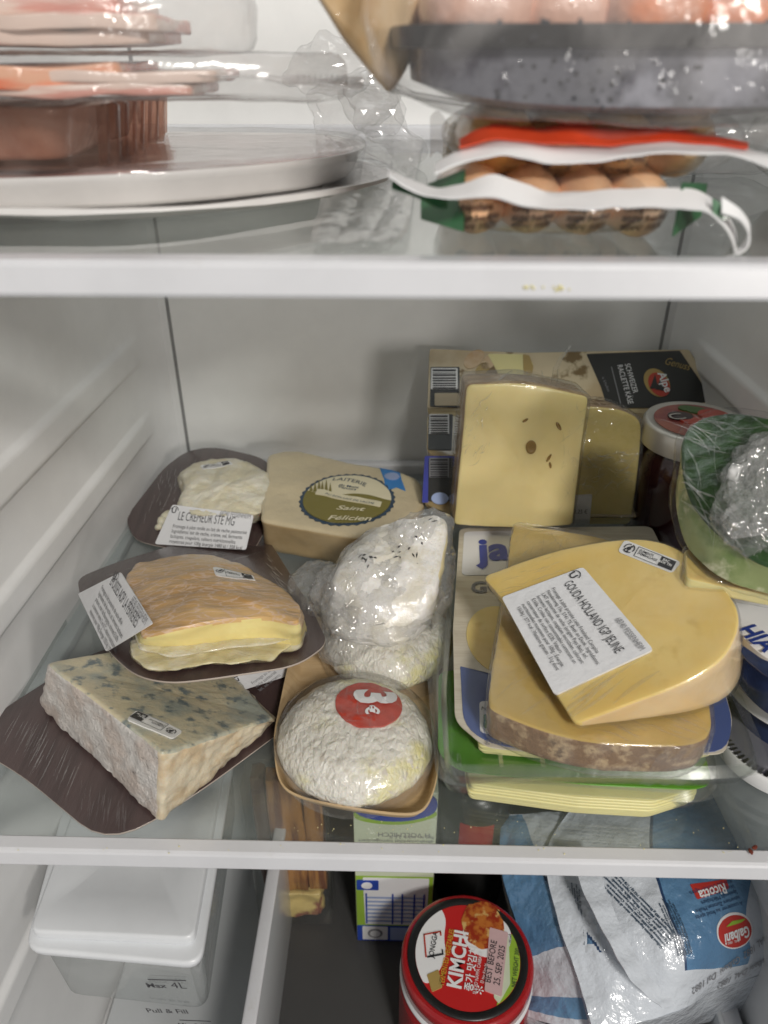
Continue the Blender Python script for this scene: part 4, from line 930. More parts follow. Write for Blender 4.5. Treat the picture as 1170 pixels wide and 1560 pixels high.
# ---- jar with cherry lid
c = at(1063, 640, z=.105)
t = thing('jam_jar', 'dark jam jar with pale metal lid showing cherries, behind the green cheese', 'jar', (c.x, c.y, 0))
bm = nb(); lathe(bm, [(.028, .0), (.0335, .003), (.035, .02), (.035, .07), (.033, .082), (.0305, .088), (.0305, .094), (1e-4, .094)], (c.x, c.y, 0))
obj('jar_body', bm, 'maroon', t)
bm = nb(); lathe(bm, [(.0300, .088), (.0352, .0885), (.0356, .091), (.0352, .1025), (.0340, .1045), (.0325, .1050), (.0305, .1040), (1e-4, .1040)], (c.x, c.y, 0), n=96)
obj('lid', bm, 'lidmetal', t)
PJL = flat(.1042)
ld = decal('lid_print', PJL, [Vector((c.x+.0285*cos(a*pi/24), c.y+.0285*sin(a*pi/24), .1042)) for a in range(48)], 'lidred', t, None, r=0, eps=.0004, px=False, ds=.05)
for u, v, r_, m_ in ((1036, 636, .0085, 'maroon'), (1052, 642, .0075, 'goldred'), (1060, 627, .007, 'leaf'), (1046, 624, .006, 'leaf'), (1085, 634, .010, 'goldred')):
    p = PJL.px(u, v); decal('fruit_picture', PJL, [p+Vector((r_*cos(a*pi/10), r_*.8*sin(a*pi/10), 0)) for a in range(20)], m_, t, None, r=0, eps=.0008+.0001*r_*1000, px=False, ds=.05)
text('C', PJL, (1024, 644), (1046, 642), 'lidmetal', ld, None, eps=.0022, hr=.8)
M['filmwhite'] = film('filmwhite', haze=.5, scale=60, stren=.9, dist=.005, kind='ridge', gl=2.4, rough=.08, cap_=.5)
# ---- green cheese
PV = Pl(at(1036, 727, z=.144), at(1077, 629, z=.166), at(1170, 865, z=.126))
t = thing('green_cheese', 'large round dark-green-rinded cheese bundled in film at the right edge', 'cheese', PV.px(1160, 750)-PV.n*.04)
tp = [(1037, 655), (1077, 630), (1125, 627), (1200, 640), (1275, 700), (1300, 800), (1250, 880), (1170, 866), (1113, 835), (1058, 781), (1036, 722)]
T = [PV.px(*q) for q in tp]; Bo = [p-PV.n*.034 for p in T]
for k, q_ in {10: (1026, 768, .130), 9: (1043, 836, .114), 8: (1096, 888, .113), 7: (1172, 909, .112), 6: (1255, 925, .112)}.items(): Bo[k] = at(q_[0], q_[1], z=q_[2])
bm = solid(T, Bo, r=.03, edge=.0022, nside=10, ncap=16, ds=.003, dispf=lambda p, n: .0010*fbm(p, 30, 3)+.0003*fbm(p, 200, 2))
gc = obj('cheese_body', bm, ['green_side', 'green_rind'], t)
M['filmgreen'] = film('filmgreen', haze=.005, scale=40, stren=.5, dist=.003, st=(.4, 1.8, 1), kind='ridge', gl=.55, rough=.09, cap_=.3)
bm = solid([p+PV.n*.0018+(p-PV.px(1160, 750)).normalized()*.0015 for p in T], [p+PV.n*.000+(p-PV.px(1160, 750)).normalized()*.002 for p in Bo], r=.03, edge=.003, nside=10, ncap=26, ds=.0028, dome=.002)
disp(bm, lambda p, n: .0006+.0007*rid(Vector((p.x*1.2, p.y*.6, p.z)), 60, 5)); obj('cling_film', bm, ['filmgreen', 'filmgreen'], t)
for sd, (q, d_) in enumerate((([(1040, 650), (1100, 635), (1110, 680), (1050, 720)], (70, 40)), ([(1080, 640), (1200, 650), (1200, 690), (1090, 670)], (80, 10)), ([(1040, 720), (1090, 760), (1130, 820), (1060, 780)], (60, 60)), ([(1090, 790), (1180, 800), (1180, 860), (1110, 830)], (60, 45)))):
    creases(t, PV, q, 16, d_, gc, L=(.010, .034), W=(.0001, .0006), eps=.0016, seed=30+sd, m='creasesoft' if sd % 2 else 'crease', wig=.08, jit=.3)
bm = nb(); cc = PV.px(1162, 746, .003); Rm = Matrix((PV.ex, PV.ey, PV.n)).transposed().to_4x4()
bmesh.ops.create_icosphere(bm, subdivisions=6, radius=1, matrix=Matrix.Translation(cc) @ Rm @ Matrix.Diagonal((.030, .0165, .006, 1)))
crumple(bm, .0030, 55, 5); obj('film_bunch', bm, 'filmcr', t)
bm = nb(); bmesh.ops.create_icosphere(bm, subdivisions=6, radius=1, matrix=Matrix.Translation(cc) @ Rm @ Matrix.Diagonal((.026, .0135, .0045, 1)))
crumple(bm, .0034, 62, 15); obj('film_bunch', bm, 'filmwhite', t)
decal('lime_sticker', PV.off(-.024), [(1163, 905), (1166, 872), (1190, 880), (1190, 915)], 'lime', t, None, r=.001, eps=.004)
# ---- yellow wedge under it
t = thing('cheese_wedge', 'thin yellow cheese corner jutting out below the green-rinded cheese', 'cheese', at(1120, 890, z=.085))
T = [at(1043, 836, z=.1125), at(1045, 880, z=.110), at(1105, 894, z=.110), at(1185, 908, z=.110), at(1200, 880, z=.110), at(1120, 850, z=.111), at(1070, 836, z=.1125)]
Bo = [p-Vector((0, 0, .006)) for p in T]
bm = solid(T, Bo, r=.003, edge=.001, nside=3, ncap=6, ds=.004, dispf=lambda p, n: .0004*fbm(p, 60, 2)); obj('cheese_body', bm, ['slice', 'gouda'], t)
bm = solid([p+Vector((0, 0, .0015)) for p in T], [p-Vector((0, 0, .0005)) for p in Bo], r=.003, edge=.001, nside=3, ncap=10, ds=.004); disp(bm, lambda p, n: .0006+.0005*rid(p, 70)); obj('cling_film', bm, 'film', t)
for f in (0,):
    pass
bpy.data.objects[-1] if False else None
# ---- two cream-cheese tubs at the right
def cream_tub(cx, cy, z0, h, label, word):
    t = thing('cream_cheese_tub', label, 'tub', (cx, cy, z0), 'cream cheese tubs at the right edge')
    bm = nb(); lathe(bm, [(.040, 0), (.044, .001), (.050, h-.004), (.050, h-.003)], (cx, cy, z0), n=96, sx=1.25, sy=.92, se=2.4); obj('tub_body', bm, 'tubblue', t)
    bm = nb(); lathe(bm, [(.0505, h-.0095), (.0530, h-.009), (.0532, h-.001), (.0524, h-.0002), (.0515, h+.0001), (.049, h+.0001), (1e-4, h+.0001)], (cx, cy, z0), n=96, sx=1.25, sy=.92, se=2.4); l = obj('lid', bm, 'white', t)
    return t, l
a = at(1119, 1040, z=.040); cream_tub(a.x+.0665, a.y+.012, .0, .040, 'lower cream cheese tub with white lid at the right edge', None)
b_ = at(1122, 960, z=.080); t, l = cream_tub(b_.x+.0665, b_.y+.005, .0415, .040, 'upper cream cheese tub with blue lettering on its white lid', 'x')
PQ = flat(.0818)
text('HIA', PQ, (1121, 961), (1165, 996), 'textblue', l, None, hr=1.5, eps=.0006, bold=.03)
sw = decal('blue_swoosh', PQ, [(1118, 975), (1135, 1005), (1165, 1030), (1200, 1046), (1200, 1020), (1160, 1005)], 'tubblue', t, None, r=.002, eps=.0005)
# ---- pot with toothed dark print by the shelf front
c = at(1196, 1122, z=.012)
t = thing('pot', 'small clear-lidded pot with dark toothed rim print at the right shelf front', 'pot', (c.x, c.y, 0))
bm = nb(); lathe(bm, [(.030, 0), (.0335, .002), (.0345, .010), (.0335, .0115), (1e-4, .0115)], (c.x, c.y, 0), n=96); obj('pot_body', bm, 'white', t)
bm = nb(); lathe(bm, [(.0322, .0105), (.0322, .0118), (1e-4, .0118)], (c.x, c.y, 0), n=72); obj('lid_disc', bm, 'darktray', t)
bm = nb()
for k in range(72):
    a0 = 2*pi*k/72; a1 = a0+2*pi/72*.62
    bm.faces.new([bm.verts.new((c.x+r_*cos(a), c.y+r_*sin(a),   .0121)) for r_, a in ((.0335, a0), (.0335, a1), (.029, a1-.01), (.029, a0+.01))])
obj('toothed_print', bm, 'kimblack', t, smooth=False)
# flakes and crumbs
for k, (u, v) in enumerate(((1150, 1291), (1144, 1297))):
    bm = nb(); bmesh.ops.create_icosphere(bm, subdivisions=2, radius=.0014, matrix=Matrix.Translation(at(u, v, z=.0022)) @ Matrix.Rotation(k+.6, 4, 'Z') @ Matrix.Diagonal((1.3, .7, .25, 1)))
    disp(bm, lambda p, n: .0004*noise.noise(p*900)); obj('chilli_flake', bm, 'flake', None, label=['dark red chilli flake nearer the glass on the white shelf edge', 'dark red chilli flake lower down on the white shelf edge'][k], cat='flake', group='chilli flakes on the shelf edge', loc=at(u, v, z=.002))
bm = nb(); rr = random.Random(8)
for k in range(34):
    u, v = rr.uniform(440, 1140), 1272-abs(rr.gauss(0, 16))
    bmesh.ops.create_icosphere(bm, subdivisions=1, radius=rr.uniform(.00012, .00035), matrix=Matrix.Translation(at(u, v, z=.0004)))
for k in range(26):
    bmesh.ops.create_icosphere(bm, subdivisions=1, radius=rr.uniform(.00015, .0004), matrix=Matrix.Translation(at(rr.uniform(20, 1150), rr.uniform(1284, 1302), z=.0008)))
for k in range(16):
    q = at(rr.gauss(830, 25), 443, y=.2150); q.z += rr.uniform(0, .0012)
    bmesh.ops.create_icosphere(bm, subdivisions=1, radius=rr.uniform(.0002, .0006), matrix=Matrix.Translation(q))
obj('crumbs', bm, 'slice', None, kind='stuff', label='scattered tiny crumbs on the glass behind the front edge', cat='crumbs', loc=(0, .23, 0))
# ================================================================== BOTTOM COMPARTMENT
t = thing('water_tank', 'white-lidded clear water tank with printed fill marks at bottom left', 'tank', at(190, 1540, z=-.30))
PT1, PT2, PT3 = flat(-.105), flat(-.112), flat(-.118)
def bk_(P, v, us): return [P.px(u, v) for u in us]
lid_t = [PT1.px(*q) for q in [(44, 1419), (295, 1430), (348, 1130), (148, 1130)]]
lid_m = [PT2.px(*q) for q in [(44, 1428), (300, 1440), (356, 1130), (140, 1130)]]
bm = solid(lid_t, [p-V(.008) for p in lid_t], r=.006, edge=.002, nside=3, ncap=6, ds=.01)
# recess pressed in the lid
for v in bm.verts:
    c_ = sum(lid_t, Vector())/4; dx = (v.co.x-c_.x)/.034; dy = (v.co.y-c_.y-.002)/.052
    if v.co.z > -.108 and max(abs(dx), abs(dy)) < 1: v.co.z -= .004*min(1, (1-max(abs(dx), abs(dy)))*4)
obj('lid_top', bm, 'tankwhite', t)
ml = [PT2.px(*q) for q in [(36, 1446), (306, 1470), (362, 1120), (125, 1120)]]
bm = solid(ml, [p-V(.007)+((p-sum(ml, Vector())/4).normalized()*-.0005) for p in ml], r=.010, edge=.0022, nside=3, ncap=4, ds=.01); obj('lid_rim', bm, 'tankwhite', t)
bod = [p+(sum(ml, Vector())/4-p).normalized()*.007-V(.0075) for p in ml]
bm = solid(bod, [p-V(.060)+((sum(ml, Vector())/4-p).normalized()*.004) for p in bod], r=.010, edge=.002, nside=3, ncap=4, ds=.01); obj('tank_body', bm, 'binclear', t)
bod2 = [p+(sum(ml, Vector())/4-p).normalized()*.009-V(.008) for p in ml]
bm = solid([p-V(.0095) for p in bod2], [p-V(.011) for p in bod2], r=.010, edge=.0004, nside=1, ncap=4, ds=.01); obj('water_line', bm, 'binclear', t)
fy = (bod[0]+bod[1])/2
PFt = Pl(bod[0]-V(0), bod[1]-V(0), bod[0]-V(.05)+Vector((0, .002, 0)))
text('Max', PFt, (226, 1502), (256, 1503), 'ink', t, None, hr=1.0, eps=.0008, bold=.02)
text('4L', PFt, (263, 1503), (286, 1504), 'ink', t, None, hr=1.0, eps=.0008)
bars(PFt, (226, 1489), (284, 1491), (226, 1490.5), [(0, 1, 0, 1)], 'ink', t, eps=.0008, name='fill_line')
text('Pull & Fill', PFt, (226, 1540), (288, 1542), 'ink', t, None, hr=1.0, eps=.0008, bold=.015)
text('Min 0.5L', PFt, (274, 1561), (322, 1563), 'ink', t, None, hr=1.0, eps=.0008, bold=.015)
bars(PFt, (274, 1551), (322, 1553), (274, 1552.5), [(0, 1, 0, 1)], 'ink', t, eps=.0008, name='fill_line')
# bin beside it
t = thing('drawer_bin', 'translucent grey plastic bin wall running front to back beside the water tank', 'bin', (-.105, .35, -.30))
M['binwhite'] = mat('binwhite', (.50, .52, .53), rough=.3, coat=.3, var=.03)
a, b_ = at(386, 1560, z=-.19), at(408, 1395, z=-.19)
xa = a.x
bm = nb(); box(bm, xa-.003, xa, .15, .58, -.31, -.19, .0012); obj('side_panel', bm, 'binwhite', t)
bm = nb(); box(bm, xa-.007, xa+.002, .149, .582, -.192, -.187, .0015); obj('rim', bm, 'trim', t)
bm = nb(); box(bm, -.215, xa-.0035, .15, .58, -.3155, -.306); obj('base', bm, 'binwhite', t)
# right-hand bin
t = thing('drawer_bin', 'pale plastic bin corner at the bottom right behind the printed bag', 'bin', (.22, .33, -.30))
bm = nb(); box(bm, .222, .226, .15, .36, -.301, -.245, .0015); obj('side_panel', bm, 'binwhite', t)
bm = nb(); box(bm, .2265, .240, .15, .36, -.301, -.250, .0015); obj('rim', bm, 'trim', t)
# ---- snack packet
t = thing('snack_packet', 'clear packet of brown layered wafers with a crumbly pale end, left of the carton', 'packet', (-.082, .375, -.302))
for k, (x0, w_, z1, m_) in enumerate(((-.106, .010, -.263, 'waferdark'), (-.0955, .026, -.266, 'wafer'), (-.069, .014, -.265, 'wafer'))):
    bm = nb(); box(bm, x0, x0+w_, .366+.001*k, .380, z1, -.130-.004*k, .001)
    subdiv(bm, 5); disp(bm, lambda p, n: .0016*noise.noise(Vector((p.x*3, p.y, p.z*.4))*70+Vector((k, 0, 0)))); obj('wafer_layer', bm, m_, t)
bm = nb(); box(bm, -.103, -.060, .364, .378, -.297, -.266, .003); subdiv(bm, 7); disp(bm, lambda p, n: .0045*noise.noise(p*75)+.0015*noise.noise(p*250)); obj('crumbly_end', bm, 'waferpale', t)
bm = nb(); box(bm, -.112, -.050, .357, .386, -.299, -.13, .004); obj('clear_case', bm, 'tub', t)
# ---- milk carton
yM = .3485; x0, x1 = -.030, .030
t = thing('milk_carton', 'green and white milk carton with blue base and nutrition table, beside the jar', 'carton', (0, .38, -.302))
bm = nb(); box(bm, x0, x1, yM, yM+.062, -.302, -.12, .0015); cb = obj('carton_body', bm, 'carton', t)
PM = Pl(Vector((x0, yM-.0002, -.30)), Vector((x1, yM-.0002, -.30)), Vector((x0, yM-.0002, -.1)))
def mp(x, z): return Vector((x0+(x1-x0)*x, yM-.0002, -.302+z))
def mdec(name, pts, m, eps, par=None, r=.001): return decal(name, PM, [mp(*p) for p in pts], m, par or t, None, r=r, eps=eps, px=False)
g_ = mdec('green_edge', [(0.01, .012), (0.01, .12), (.99, .12), (.99, .012)], 'cartongreen', .0003)
w_ = mdec('white_panel', [(.12, .024), (.10, .085), (.94, .085), (.93, .024)], 'white', .0006)
bb = mdec('blue_base', [(0.01, .001), (0.01, .022), (.99, .022), (.99, .001)], 'cartonblue', .0006)
ws = mdec('seal_box', [(.08, .003), (.08, .021), (.42, .021), (.42, .003)], 'white', .0009)
mdec('dark_bar', [(.45, .003), (.45, .020), (.99, .020), (.99, .003)], 'paleblue', .0009)
decal('seal_ring', PM, [mp(.25+.10*cos(k*pi/12), .012+.006*sin(k*pi/12)) for k in range(24)], 'greyink', t, None, r=0, eps=.0012, px=False, ds=.05)
decal('seal_centre', PM, [mp(.25+.07*cos(k*pi/12), .012+.0042*sin(k*pi/12)) for k in range(24)], 'white', t, None, r=0, eps=.0015, px=False, ds=.05)
def mbars(spec, m, eps, name):
    bm = nb()
    for a0, a1, b0, b1 in spec: bm.faces.new([bm.verts.new(mp(x, z)-Vector((0, eps, 0))) for x, z in ((a0, b0), (a1, b0), (a1, b1), (a0, b1))])
    return obj(name, bm, m, w_, smooth=False)
mbars([(.14, .90, .028+i*.0052, .0302+i*.0052) for i in range(7)], 'paleblue', .0010, 'table_row')
mbars([(.13+.62*a, .15+.62*a, .026, .066) for a in (0, .55, .75, 1, 1.2)], 'cartonblue', .0013, 'table_line')
sd = mdec('blue_seal', [(.02, .070), (.02, .082), (.30, .082), (.30, .070)], 'cartonblue', .0010)
decal('seal_disc', PM, [mp(.15+.07*cos(k*pi/12), .076+.004*sin(k*pi/12)) for k in range(24)], 'white', t, None, r=0, eps=.0014, px=False, ds=.05)
top_ = mdec('pale_panel', [(.01, .088), (.01, .156), (.99, .156), (.99, .088)], 'carton', .0009)
text('H VOLLMILCH', PM, mp(.92, .140), mp(.30, .140), 'greyink', top_, None, eps=.0014, px=False, hr=1.1)
text('ultrahocherhitzt homogenisiert\nfett im milch 3,5 %', PM, mp(.97, .132), mp(.06, .132), 'greyink', top_, None, eps=.0014, px=False, hr=1.1)
text('Standardisiert, mindestens haltbar bis siehe oben\nvor Wärme schützen', PM, mp(.95, .117), mp(.12, .117), 'greyink', top_, None, eps=.0014, px=False, hr=1.1)
mdec('green_swoosh', [(.01, .154), (.3, .149), (.65, .149), (.99, .158), (.99, .164), (.01, .164)], 'cartongreen', .0013, r=.01)
mdec('blue_top', [(.01, .160), (.3, .153), (.65, .153), (.99, .162), (.99, .181), (.01, .181)], 'cartonblue', .0017, r=.01)
# ---- dark jar behind the kimchi
t = thing('dark_jar', 'black jar with a dark red patch, standing behind the kimchi jar', 'jar', (.064, .40, -.302))
bm = nb(); lathe(bm, [(.026, 0), (.029, .002), (.030, .02), (.030, .12), (.027, .132), (.020, .14), (1e-4, .14)], (.064, .40, -.302)); obj('jar_body', bm, 'kimblack', t)
bm = nb(); lathe(bm, [(.0304, .07), (.0304, .118)], (.064, .40, -.302)); bm2 = bm
bm.faces.ensure_lookup_table()
bmesh.ops.delete(bm, geom=[f for f in bm.faces if f.calc_center_median().x > .076 or f.calc_center_median().x < .05 or len(f.verts) == 3], context='FACES')
obj('red_patch', bm, 'kimred', t)
# ---- kimchi jar
zc = -.200; c = at(712, 1457, z=zc); R = (at(815, 1457, z=zc)-at(610, 1457, z=zc)).length/2
t = thing('kimchi_jar', 'red ribbed kimchi jar with black-ringed picture lid at the bottom centre', 'jar', (c.x, c.y, -.302))
prof = [(R*.90, 0), (R*.97, .003)]
z = .005
for k in range(12): prof += [(R*.985, z), (R*1.0, z+.0025), (R*.985, z+.005)]; z += .0055
prof += [(R*.96, z+.003), (R*.93, z+.010), (R*.93, z+.012)]
bm = nb(); lathe(bm, prof, (c.x, c.y, -.302), n=96); obj('jar_body', bm, 'kimred', t)
bm = nb(); lathe(bm, [(R*.95, -.022), (R*1.0, -.020), (R*1.0, -.018), (R*.965, -.016), (R*.965, -.012)], (c.x, c.y, zc), n=96); obj('white_band', bm, 'white', t)
bm = nb(); lathe(bm, [(R*.94, -.016), (R*.985, -.014), (R*.985, -.003), (R*.965, -.0005), (R*.93, .0004), (R*.875, 0)], (c.x, c.y, zc), n=96); obj('lid', bm, 'kimred', t)
bm = nb(); lathe(bm, [(R*.89, -.002), (R*.89, .0012), (R*.87, .0018), (R*.80, .0018), (R*.775, .0008), (1e-4, .0008)], (c.x, c.y, zc), n=96); obj('black_ring', bm, 'kimblack', t)
PK = flat(zc+.0010)
Rk = R*.775
cl = decal('lid_label', PK, [Vector((c.x+Rk*cos(a*pi/36), c.y+Rk*sin(a*pi/36), zc+.001)) for a in range(72)], 'kimlabel', t, None, r=0, eps=.0002, px=False, ds=.05)
def kd(name, pts, m, eps, r=0.001, clip=True):
    T, _, _ = rnd_pair([PK.px(*p) for p in pts], [PK.px(*p) for p in pts], r, .003, 5)
    cc = Vector((c.x, c.y, zc+.001)); T = [cc+(p-cc)*min(1, Rk*.995/max(1e-6, (p-cc).length)) for p in T]
    return decal(name, PK, T, m, t, None, r=0, eps=eps, px=False, ds=.05)
kd('white_patch', [(630, 1465), (636, 1400), (668, 1378), (680, 1400), (676, 1430), (680, 1455), (672, 1475), (655, 1500), (640, 1495)], 'white', .0006, .005)
pl = decal('plate_picture', PK, ell(PK, (742, 1425), .0165, .015, 36), 'white', t, None, r=0, eps=.0006, px=False, ds=.05)
bm = nb(); bmesh.ops.create_icosphere(bm, subdivisions=4, radius=1, matrix=Matrix.Translation(PK.px(736, 1408, .0006)) @ Matrix.Diagonal((.0145, .017, .0006, 1)))
disp(bm, lambda p, n: .0022*noise.noise(Vector((p.x, p.y, 0))*160) if abs(n.z) < .5 else 0); obj('food_picture', bm, 'kimorange', t)
kd('green_strip', [(768, 1425), (800, 1420), (800, 1490), (770, 1530), (757, 1535)], 'cartongreen', .0006)
kd('pale_strip', [(764, 1430), (775, 1428), (777, 1500), (760, 1530), (752, 1520)], 'carton', .0008)
dt = kd('date_sticker', [(746, 1414), (774, 1422), (764, 1520), (738, 1510)], 'pinksticker', .0012)
text('BEST BEFORE\n25. SEP. 2025', PK, (747, 1500), (757, 1436), 'ink', dt, None, hr=1.2, eps=.0016)
text('KIMCHI', PK, (702, 1508), (713, 1422), 'white', cl, None, hr=1.15, eps=.0010, bold=.03)
text('FERMENTED VEGETABLES', PK, (676, 1502), (692, 1418), 'yellowink', cl, None, hr=1.5, eps=.0010, bold=.01)
text('종가 맛김치', PK, (719, 1512), (727, 1446), 'white', cl, None, hr=1.1, eps=.0010, bold=.02)
text('SLICED NAPPA CABBAGE', PK, (725, 1516), (735, 1452), 'white', cl, None, hr=1.3, eps=.0010)
text('한 bio Kimchi', PK, (736, 1500), (742, 1470), 'white', cl, None, hr=1.1, eps=.0010)
text('✻', PK, (735, 1517), (737, 1505), 'white', cl, None, hr=1.0, eps=.0010)
text('JONGGA', PK, (660, 1462), (667, 1422), 'ink', cl, None, hr=1.1, eps=.0012, bold=.01)
text('NET WEIGHT 300 g', PK, (786, 1506), (792, 1442), 'ink', cl, None, hr=1.3, eps=.0012)
bars(PK, (645, 1425), (672, 1420), (648, 1460), [(.0, .08, .0, 1), (.0, 1.0, -.02, .04), (.92, 1.0, .0, .2)], 'red', cl, None, eps=.0012, name='frame_mark')
bars(PK, (645, 1425), (672, 1420), (648, 1460), [(.1, 1.0, .96, 1.04), (.92, 1.0, .8, 1)], 'ink', cl, None, eps=.0012, name='frame_mark')
kd('gold_mark', [(650, 1486), (668, 1478), (674, 1505), (658, 1512)], 'gold', .0010)
# ---- printed bags
def bag_surface(rows, nu, nv):
    """rows of control points (pixel, height); smooth sheet through them"""
    G = [[at(u, v, z=z) for u, v, z in r] for r in rows]
    def cr(P, t):
        n = len(P)-1; x = min(t*n, n-1e-6); i = int(x); f = x-i
        p0, p1, p2, p3_ = P[max(i-1, 0)], P[i], P[i+1], P[min(i+2, n)]
        return .5*((2*p1)+(p2-p0)*f+(2*p0-5*p1+4*p2-p3_)*f*f+(3*p1-p0-3*p2+p3_)*f**3)
    return lambda a, b_: cr([cr(r, b_) for r in G], a)
def bag(name, label, rows, th, nu, nv, mset, amp=.0022, seed=1, grp=None):
    fn = bag_surface(rows, nu, nv); bm = nb(); up_, dn = [], []
    def P(a, b_, s):
        p = fn(a, b_); e = min(a, 1-a, b_, 1-b_)*2; bul = th*(1-(1-min(1, e*2.2))**2)
        k = amp*(fbm(p, 26, 4, seed)+.35*rid(p, 45, seed)-.3)
        return p+Vector((0, 0, (k if s > 0 else 0)-(0 if s > 0 else bul+.0004)))
    for s in (1, -1):
        vs = [[bm.verts.new(P(i/nu, j/nv, s)) for j in range(nv+1)] for i in range(nu+1)]
        for i in range(nu):
            for j in range(nv):
                f = bm.faces.new((vs[i][j], vs[i+1][j], vs[i+1][j+1], vs[i][j+1])); f.material_index = mset(i/nu, j/nv) if s > 0 else 0
    t = thing(name, label, 'bag', fn(.5, .5)-V(th), grp)
    o = obj('bag_body', bm, ['bagwhite', 'bagblue', 'bagdark'], t)
    return t, o, fn
z0 = -.232
rowsA = [[(905, 1190, -0.165), (985, 1190, -0.160), (1100, 1190, -0.160), (1190, 1190, -0.165)],
         [(835, 1290, -0.172), (975, 1290, -0.155), (1120, 1290, -0.155), (1215, 1300, -0.170)],
         [(850, 1400, -0.185), (1000, 1380, -0.162), (1110, 1390, -0.165), (1205, 1400, -0.185)],
         [(880, 1490, -0.200), (1030, 1460, -0.175), (1120, 1460, -0.185), (1205, 1450, -0.200)],
         [(905, 1575, -0.212), (1030, 1541, -0.206), (1092, 1508, -0.208), (1205, 1470, -0.212)]]
def msA(a, b_):
    if a > .80 or a < .03: return 0
    if b_ < .36: return 0
    if b_ < .372: return 2
    return 1 if b_ < .74 else 0
t, bo, fnA = bag('printed_bag', 'white and blue printed cheese bag with red oval logo at bottom right', rowsA, .070, 110, 90, msA, .0020, 3, 'printed cheese bags')
def surf_text(body, fn, a0, b0, a1, b1, m, par, on, **k):
    A, B = fn(a0, b0), fn(a1, b1); C_ = fn(min(1, a0+.12), b0+.05)
    P = Pl(A, B, C_ if abs((B-A).normalized().dot((C_-A).normalized())) < .95 else fn(a0, b0+.2))
    return text(body, P, A, B, m, par, on, px=False, **k)
PA = Pl(fnA(.5, .3), fnA(.5, .9), fnA(.9, .5))
M['bagred'] = mat('bagred', (.50, .035, .025), rough=.3, coat=.6, var=.02)
r1 = decal('red_tag', PA, [(1046, 1346), (1100, 1338), (1102, 1352), (1052, 1368)], 'bagred', t, bo, r=.001, eps=.0006)
text('Ricotta', PA, (1095, 1344), (1054, 1356), 'white', r1, bo, hr=1.1, eps=.0010, shear=.2, bold=.02)
r0 = decal('logo_edge', PA, ell(PA, (1106, 1414), .0142, .0106, 40, rot=.25), 'white', t, bo, r=0, eps=.0006, px=False, ds=.05)
r2 = decal('logo_oval', PA, ell(PA, (1106, 1415), .0132, .0094, 40, rot=.25), 'bagred', t, bo, r=0, eps=.0009, px=False, ds=.05)
decal('logo_leaf', PA, [(1090, 1408), (1100, 1399), (1122, 1396), (1116, 1401), (1102, 1405)], 'cartongreen', t, bo, r=.001, eps=.0012)
text('Galbani', PA, (1126, 1407), (1086, 1420), 'white', r2, bo, hr=1.35, eps=.0013, shear=.2, bold=.03)
text('DAL 1882', PA, (1112, 1427), (1094, 1431), 'white', r2, bo, hr=1.0, eps=.0013)
fz = 'Galbani Ricotta Ingredienti: siero di latte, latte, sale,\ncorrettore di acidità: acido lattico. Conservare in\nfrigorifero da 0°C a +4°C. Dopo l\'apertura consumare\nentro 2-3 giorni. Zutaten: Molke, Milch, Speisesalz\nSäuerungsmittel: Milchsäure. Gekühlt lagern bei max.\nNährwerte je 100 g Brennwert 742 kJ / 178 kcal'
text(fz, PA, (1000, 1440), (930, 1345), 'navy', t, bo, hr=1.15, eps=.0008, bold=.03, name='fine_print')
text(fz, PA, (1022, 1452), (1000, 1370), 'navy', t, bo, hr=1.15, eps=.0008, bold=.03, name='fine_print')
text('A conserver au froid après\nouverture Zutaten Molke\nSpeisesalz Milchsäure\nWeight 250 g ℮\nKühl und trocken lagern', PA, (1118, 1370), (1046, 1392), 'bagdark', t, bo, hr=1.0, eps=.0008, name='fine_print')
text('DAL 1882  Galbani  Dal 1882', PA, (1160, 1420), (1050, 1505), 'greyink', t, bo, hr=1.2, eps=.0008, shear=.3)
text('Galbani DAL 1882', PA, (1172, 1455), (1098, 1500), 'greyink', t, bo, hr=1.2, eps=.0008, shear=.3)
rowsB = [[(765, 1240, -0.190), (800, 1240, -0.180), (860, 1240, -0.180), (900, 1240, -0.187)],
         [(762, 1320, -0.200), (830, 1320, -0.181), (875, 1320, -0.171), (925, 1320, -0.175)],
         [(790, 1420, -0.215), (850, 1400, -0.191), (905, 1400, -0.177), (955, 1400, -0.179)],
         [(812, 1490, -0.233), (870, 1480, -0.205), (930, 1480, -0.191), (990, 1470, -0.191)],
         [(800, 1548, -0.250), (880, 1572, -0.235), (955, 1562, -0.225), (1040, 1540, -0.220)]]
def msB(a, b_):
    d = a*1.0; e = b_
    if e < .30 and a < .62: return 1
    if a > .84 and a < .93 and e < .45: return 1
    if abs(e-.30-(a-.3)*.9) < .014 and a < .66: return 2
    if e < .30+(a-.3)*.9 and a < .62: return 1
    return 0
t, bo, fnB = bag('printed_bag', 'crumpled blue and white bag beside the kimchi jar with small red marks on its seam', rowsB, .050, 110, 80, msB, .0032, 8, 'printed cheese bags')
PBg = Pl(fnB(.5, .2), fnB(.5, .8), fnB(.9, .5))
sp_ = bag_surface([[(868, 1300, -0.150), (905, 1300, -0.152)], [(885, 1360, -0.153), (920, 1360, -0.155)], [(925, 1440, -0.162), (950, 1430, -0.164)], [(960, 1500, -0.174), (985, 1490, -0.176)], [(1005, 1540, -0.188), (1025, 1535, -0.190)]], 1, 1)
bm = nb(); sheet(bm, lambda a, b_: sp_(a, b_)+Vector((0, 0, .004+.0006*sin(a*40))), 50, 6, .0008); sf = obj('seam_flap', bm, 'bagwhite', t)
